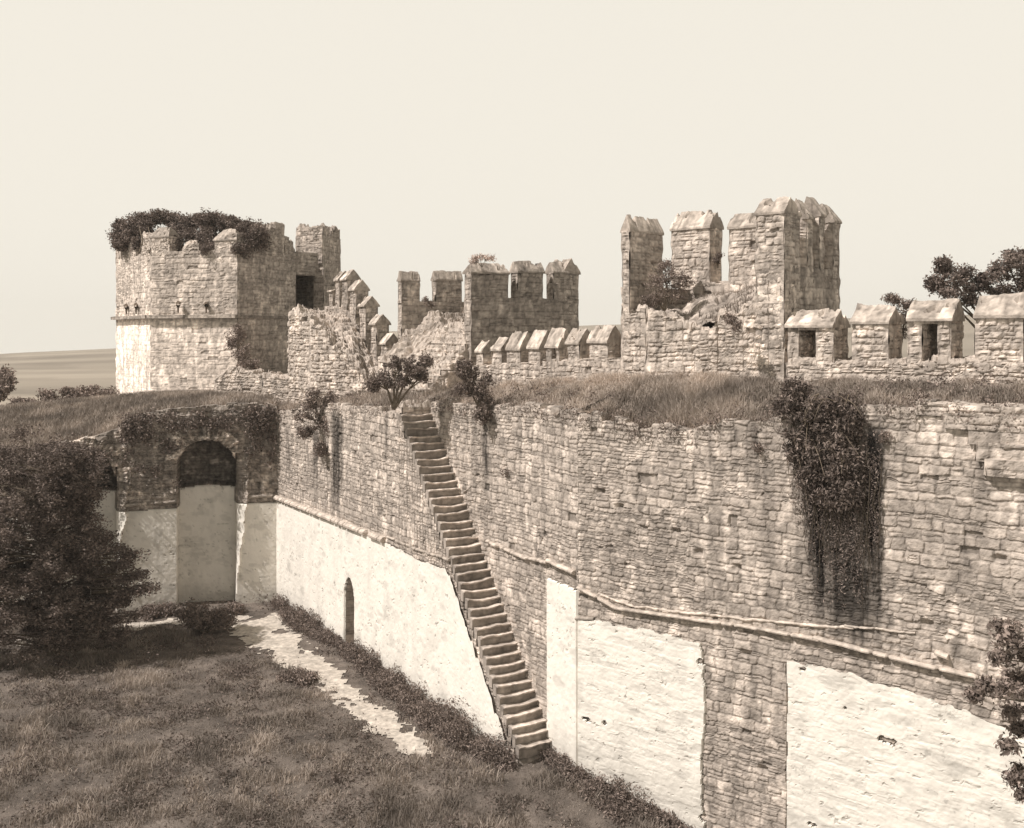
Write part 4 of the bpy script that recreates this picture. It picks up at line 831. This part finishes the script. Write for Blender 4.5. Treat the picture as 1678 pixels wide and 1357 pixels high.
build('trunk', tp, BARK, t); build('crown', cloud(bl, 40, .13, .15, 20, (.04, .10), flat=.2, aspect=.45, down=.2), LEAF, t)
# leafy shoots between the parapet merlons
shrub('shrub', 'leafy shoot rising behind the second gabled merlon of the near parapet', 'plant', P3(1475, 570, 36.9), 4, [pb(1457, 488, 36.9, 13, 3), pb(1466, 492, 36.9, 9, 5), pb(1487, 500, 36.9, 12, 8), pb(1480, 520, 36.9, 12, 16), pb(1476, 545, 36.9, 11, 18)], 30, .08, .11, 14, (.05, .12), .03, leafkw=dict(aspect=.35))
# tree entering at the right edge, nearer to us
Yt = 21.
t = thing('tree', 'near tree whose leafy branches reach in at the right edge before the plaster', 'tree', (13.4, Yt, -1.5))
tp = [tube([(13.4, Yt, -1.8), (13.2, Yt, 3), (13.5, Yt, 7), (13.3, Yt, 11.5)], [.34, .28, .2, .06], 8, .1)]; bl = []
for px, py, rx, ry in [(1640, 1025, 12, 10), (1660, 1040, 20, 20), (1675, 1070, 22, 22), (1640, 1080, 16, 12), (1620, 1125, 18, 10), (1600, 1138, 11, 7), (1650, 1130, 24, 16), (1672, 1115, 18, 24), (1660, 1165, 18, 12), (1668, 1195, 14, 16), (1655, 1222, 10, 6), (1674, 1268, 12, 14), (1660, 1275, 8, 6), (1676, 1300, 8, 8), (1720, 1060, 34, 40), (1720, 1150, 30, 40), (1730, 1240, 30, 40), (1760, 1000, 30, 30), (1655, 1055, 16, 14)]:
    b = pb(px, py, Yt+r6.uniform(-.3, .3), rx, ry); bl.append(b); e = np.array(b[:3]); st = np.array([13.35, Yt, e[2]-.8]); tp.append(tube([st, (st+e)/2+[0, 0, .15], e], [.06, .035, .01], 5, .1))
build('trunk', tp, BARK, t); build('crown', cloud(bl, 22, .075, .12, 15, (.04, .12), aspect=.45, down=.4), LEAF, t)
# shrubs by the path and beyond the far wall
def gsh(px, py, rpx, rpy, lab, n=5, tint=(.045, .12), size=.13, seed=1):
    x, y = g2(px, py); s = y/F_PX; r_ = np.random.default_rng(seed); bl = []
    for _ in range(n): bl.append((x+r_.uniform(-.8, .8)*rpx*s, y+r_.uniform(-.5, .5), rpy*s*r_.uniform(.35, 1.3), rpx*s*.45, .5, rpy*s*.45))
    shrub('shrub', lab, 'bush', (x, y, 0), 4, bl, 50, .13, size, 22, tint, .03)
gsh(335, 1035, 42, 28, 'dark leafy bush beside the path in front of the arched recess', 9, seed=1)
gsh(262, 1012, 28, 12, 'low leafy bush at the foot of the far wall left of the arched recess', 6, seed=2)
gsh(392, 1003, 10, 8, 'small weed clump at the base of the pier by the far corner', 4, seed=3)
gsh(486, 1118, 26, 6, 'low clump of weeds on the near edge of the dusty path', 5, seed=4)
def farsh(px, py, Y, rx, ry, lab, n, seed):
    r_ = np.random.default_rng(seed); bl = [pb(px+r_.uniform(-1, 1)*rx, py+r_.uniform(-.9, .8)*ry, Y+r_.uniform(-1, 1), rx*.16+3, ry*.26+1) for _ in range(n)]
    shrub('shrub', lab, 'bush', P3(px, py+ry, Y), 8, bl, 30, .2, .22, 12, (.05, .13), .07)
farsh(125, 655, 74, 56, 18, 'straggling bushes along the grassy top left of the corner tower', 22, 3)
farsh(0, 628, 76, 14, 26, 'dark bush cut by the left edge beyond the far wall', 12, 4)
farsh(40, 668, 72, 36, 9, 'low faint bushes at the far left of the grassy wall top', 9, 5)

# ------------------------------------------------------------------ grass, weeds and loose stones (stuff)
def grass_on(name, label, X, Y, Z, h, wid, t0, t1, seed, lean=.35):
    n = len(X); pt_ = fbm(X*.5, Y*.5, seed, 3); tint = (t0+(t1-t0)*np.clip((pt_-.3)*2.2+.35*(rng.random(n)-.5), 0, 1))
    V, Fc, T = blades(X, Y, Z, h, wid, tint, lean=lean); o = mesh(name, V, Fc, T, GRASS); tag(o, label, 'grass', kind='stuff'); return o
n = 480000; Y = 30+36*rng.random(n)**1.0; X = -44+52*rng.random(n)
inside = ((X-C0[0])*nF[0]+(Y-C0[1])*nF[1] < np.where((X-C0[0])*dF[0]+(Y-C0[1])*dF[1] > tK, 30, np.where((X-C0[0])*dF[0]+(Y-C0[1])*dF[1] > tFb, SW-.05, -.05))) & (((X-C0[0])*nW[0]+(Y-C0[1])*nW[1]) > .1) & (np.abs(X/Y) < .56)
clump = fbm(X*.9, Y*.9, 41, 3)
ok = inside & (((X-K[0])*nB[0]+(Y-K[1])*nB[1] < -.05)) & (path_mask(X, Y) < .12+.25*rng.random(n)) & (rng.random(n) < .35+2.2*(clump-.33)); X, Y, clump = X[ok], Y[ok], clump[ok]
grass_on('courtyard_grass', 'rough dark grass and weeds covering the courtyard', X, Y, gz(X, Y), .09+.36*ss(.42, .7, clump)*(.25+.8*vn(X*2.2, Y*2.2, 88)), .034, .15, .36, 3, .45)
# tussocks: denser darker clumps scattered over the court
cx_, cy_ = [], []
m = 620; a = 33+31*rng.random(m); b = (-.54+.62*rng.random(m))*a; keep = ((b-C0[0])*nF[0]+(a-C0[1])*nF[1] < -.6) & (((b-C0[0])*nW[0]+(a-C0[1])*nW[1]) > .5) & (path_mask(b, a) < .1); a, b = a[keep], b[keep]
q = np.stack([np.repeat(b, 60), np.repeat(a, 60), np.zeros(len(a)*60)], -1); sp = np.repeat(.18+.3*rng.random(len(a)), 60)[:, None]
q[:, :2] += rng.normal(size=(len(q), 2))*sp; q[:, 2] = gz(q[:, 0], q[:, 1])+.05+np.abs(rng.normal(size=len(q)))*sp[:, 0]*.7
v, f, t = leaves(q, .12, (.06, .13)); o = mesh('courtyard_weeds', v, f, t, LEAF); tag(o, 'scattered dark leafy weeds among the courtyard grass', 'weeds', kind='stuff')
# weed bank along the foot of the long wall
m = 900; u = rng.random(m)**.8*(tFb+4.5)+.5; pxu = pxof(C0[0]+dF[0]*u, C0[1]+dF[1]*u)
wmax = np.interp(pxu, [455, 520, 560, 575, 600, 700, 800, 850, 880, 955], [.4, 1.4, 1.0, .5, .8, 1.5, 1.5, .5, .3, .4]); hm_ = np.interp(pxu, [455, 520, 570, 600, 650, 760, 830, 860, 1000], [.6, .45, .4, .5, .5, .6, .6, .3, .45])*(.35+1.4*vn(u*1.1, u*0, 66))
off = rng.random(m)*wmax; bx_ = C0[0]+dF[0]*u-nF[0]*(off+.1)+nF[0]*SW*(u > tFb); by_ = C0[1]+dF[1]*u-nF[1]*(off+.1)+nF[1]*SW*(u > tFb)
u2 = rng.random(160)*5; bx_ = np.concatenate([bx_, K[0]+dB[0]*u2-nB[0]*(.15+.7*rng.random(160)**2)]); by_ = np.concatenate([by_, K[1]+dB[1]*u2-nB[1]*(.15+.7*rng.random(160)**2)]); hm_ = np.concatenate([hm_, .15+.5*rng.random(160)**2]); off = np.concatenate([off, np.zeros(160)]); wmax = np.concatenate([wmax, np.ones(160)]); m += 160
per = 90; q = np.stack([np.repeat(bx_, per), np.repeat(by_, per), np.zeros(m*per)], -1); q[:, :2] += rng.normal(size=(m*per, 2))*.15
hh = np.repeat(hm_*(.35+1.0*rng.random(m)**1.5)*(1.1-.45*off/np.maximum(wmax, .1)), per); q[:, 2] = gz(q[:, 0], q[:, 1])+hh*rng.random(m*per)**.8*1.1
q[:, 0] -= nF[0]*.0
tq = (q[:, 0]-C0[0])*dF[0]+(q[:, 1]-C0[1])*dF[1]
keepq = ((q[:, 0]-C0[0])*nF[0]+(q[:, 1]-C0[1])*nF[1]) < np.where(tq > tK-1, 30, 1)*np.where((q[:, 0]-C0[0])*dF[0]+(q[:, 1]-C0[1])*dF[1] > tFb, SW-.05, -.06)
v, f, t = leaves(q[keepq], .12, (.07, .18), aspect=.35); o = mesh('wall_foot_weeds', v, f, t, LEAF); tag(o, 'dense dark weed bank along the foot of the long wall', 'weeds', kind='stuff')
# grass on the wall tops: sampled from the earth walks
def samp(fn, n_): return fn(n_)
def on_strip(A, d, t0, t1, n_, w0, w1, fin, fout, seed, num, bul=.25):
    U = t0+(t1-t0)*rng.random(num); S = rng.random(num); Wd = w0+(w1-w0)*S; X = A[0]+d[0]*U+n_[0]*Wd; Y = A[1]+d[1]*U+n_[1]*Wd
    a = fin(U)-.12; b = fout(U); Z = a+(b-a)*ss(-.1, 1., S)+bul*np.sin(pi*S)+.22*(fbm(X*.9, Y*.9, seed, 3)-.5)*np.sin(pi*np.clip(S*1.2, 0, 1)); return X, Y, Z
A1 = on_strip(C0, dF, -6, tFt, nF, .3, 6.2, sF, oF, 3, 26000); A2 = on_strip(C0, dF, tFt-.2, tt_[0]+.3, nF, SW+.3, 5.4, lambda U: sR(U), oF, 4, 42000)
A3 = on_strip(K, dB, -1.5, LB, nB, .35, 3.8, lambda U: topB(U)-.05, lambda U: zwalkO(pxof(OB[0]+dB[0]*U, OB[1]+dB[1]*U)), 6, 95000)
X, Y, Z = [np.concatenate(c) for c in zip(A1, A2, A3)]
cl = fbm(X*.8, Y*.8, 61, 3); okk = rng.random(len(X)) < .25+1.6*(cl-.28); X, Y, Z, cl = X[okk], Y[okk], Z[okk], cl[okk]
pxx = pxof(X, Y); tall = .18+.35*ss(.45, .65, cl)+.15*np.exp(-((pxx-1120)/130)**2)+.1
grass_on('wall_top_grass', 'tall dry grass growing along the top of the long and near walls', X, Y, Z, tall*.62, .032, .20, .46, 5, .38)
W = []
for A_, d_, n_, t0_, t1_, f_, cnt in ((RA, dF, nF, tFt+1, tK, topR, 90), (C0, dF, nF, .5, tFt, topF, 45), (K, dB, nB, 0, LB, topB, 190)):
    for _ in range(cnt):
        t_ = rng.uniform(t0_, t1_); o_ = rng.choice([rng.uniform(-.12, .1), rng.uniform(.2, 3)]); b = A_+d_*t_+n_*o_; z_ = float(f_(np.array([t_]))[0])+(rng.uniform(-.35, .1) if o_ < .15 else .25+.15*o_)
        W.append(np.array([b[0], b[1], z_])+rng.normal(size=(45, 3))*[.16, .12, rng.uniform(.1, .22)])
v, f, t = leaves(np.concatenate(W), .09, (.06, .2)); o = mesh('wall_top_weeds', v, f, t, LEAF); tag(o, 'dark leafy weeds along the rim of the long and near walls', 'weeds', kind='stuff')
A4 = on_strip(C0, dW, -4, LWf, -nW, .4, 12, lambda U: topW(U)-.05, lambda U: np.interp(U, [-4, 9, 20, LWf], [12.1, 11.9, 11.0, 9.6]), 8, 70000)
grass_on('far_wall_grass', 'dry grass covering the top of the shaded far wall', *A4, .35, .05, .17, .36, 6, .35)
XYr = XYm.reshape(-1, 2); ii = rng.integers(0, len(XYr), 9000); Xr = XYr[ii, 0]+rng.normal(size=9000)*.04; Yr = XYr[ii, 1]+rng.normal(size=9000)*.04; sel = fbm(Xr*1.1, Yr*1.1, 3, 3) > .45
grass_on('tower_grass', 'tufts of grass on the ruined rubble of the right tower', Xr[sel], Yr[sel], mound3(Xr[sel], Yr[sel]), .25, .03, .13, .28, 7, .3)
nr = 1500; ur = rng.random(nr); Xr = OA[0]+dF[0]*(onO(500)+(onO(660)-onO(500))*ur); Yr = OA[1]+dF[1]*(onO(500)+(onO(660)-onO(500))*ur); of = rng.random(nr)*3; Xr = Xr-nF[0]*of; Yr = Yr-nF[1]*of; sel = (fbm(Xr*1.1, Yr*1.1, 13, 3) > .47) & (pxof(Xr, Yr) > 490)
grass_on('ramp_grass', 'thin grass tufts on the rubble ramp to the corner tower', Xr[sel], Yr[sel], rampz(Xr[sel], Yr[sel])-.05, .3, .05, .15, .3, 8, .3)
# dark overgrowth hanging on the far wall above the arches
q = []; 
for (xa, ya, xb, yb, nn, sp) in ((200, 690, 250, 720, 26, .5), (400, 672, 452, 700, 30, .5), (60, 745, 180, 760, 22, .5), (300, 690, 390, 700, 10, .4), (-20, 740, 60, 775, 20, .6), (270, 700, 300, 740, 10, .4), (20, 705, 120, 720, 10, .5), (405, 700, 452, 760, 16, .4), (195, 676, 455, 700, 34, .5), (190, 700, 290, 800, 12, .4)):
    for _ in range(nn):
        px = rng.uniform(xa, xb); py = rng.uniform(ya, yb); t = hit(C0, dW, px); b = C0+dW*t+nW*.15; q.append(np.array([(px-CX)/F_PX*b[1], b[1], zz(py, b[1])])+rng.normal(size=(60, 3))*[sp*.5, .25, sp*.45])
q = np.concatenate(q); v, f, t = leaves(q, .16, (.06, .18)); o = mesh('creeping_plants', v, f, t, LEAF); tag(o, 'dark creeping plants matted over the far wall above its arches', 'creeper', kind='stuff')

# ------------------------------------------------------------------ thin summer haze
def hz_box():
    x0, x1, y0, y1, z0, z1 = -1240, 1240, -20, 1300, -75, 45
    V = np.array([[x, y, z] for x in (x0, x1) for y in (y0, y1) for z in (z0, z1)]); q = np.array([[0, 1, 3, 2], [4, 6, 7, 5], [0, 4, 5, 1], [2, 3, 7, 6], [0, 2, 6, 4], [1, 5, 7, 3]])
    m = bpy.data.materials.new('haze'); m.use_nodes = True; n = m.node_tree; n.nodes.clear()
    v = n.nodes.new('ShaderNodeVolumePrincipled'); v.inputs['Density'].default_value = .00022; v.inputs['Color'].default_value = (1, .97, .90, 1); v.inputs['Anisotropy'].default_value = 0
    o = n.nodes.new('ShaderNodeOutputMaterial'); n.links.new(v.outputs[0], o.inputs['Volume'])
    h = mesh('haze', V, q, 0, m); h['kind'] = 'stuff'; return h
hz_box()
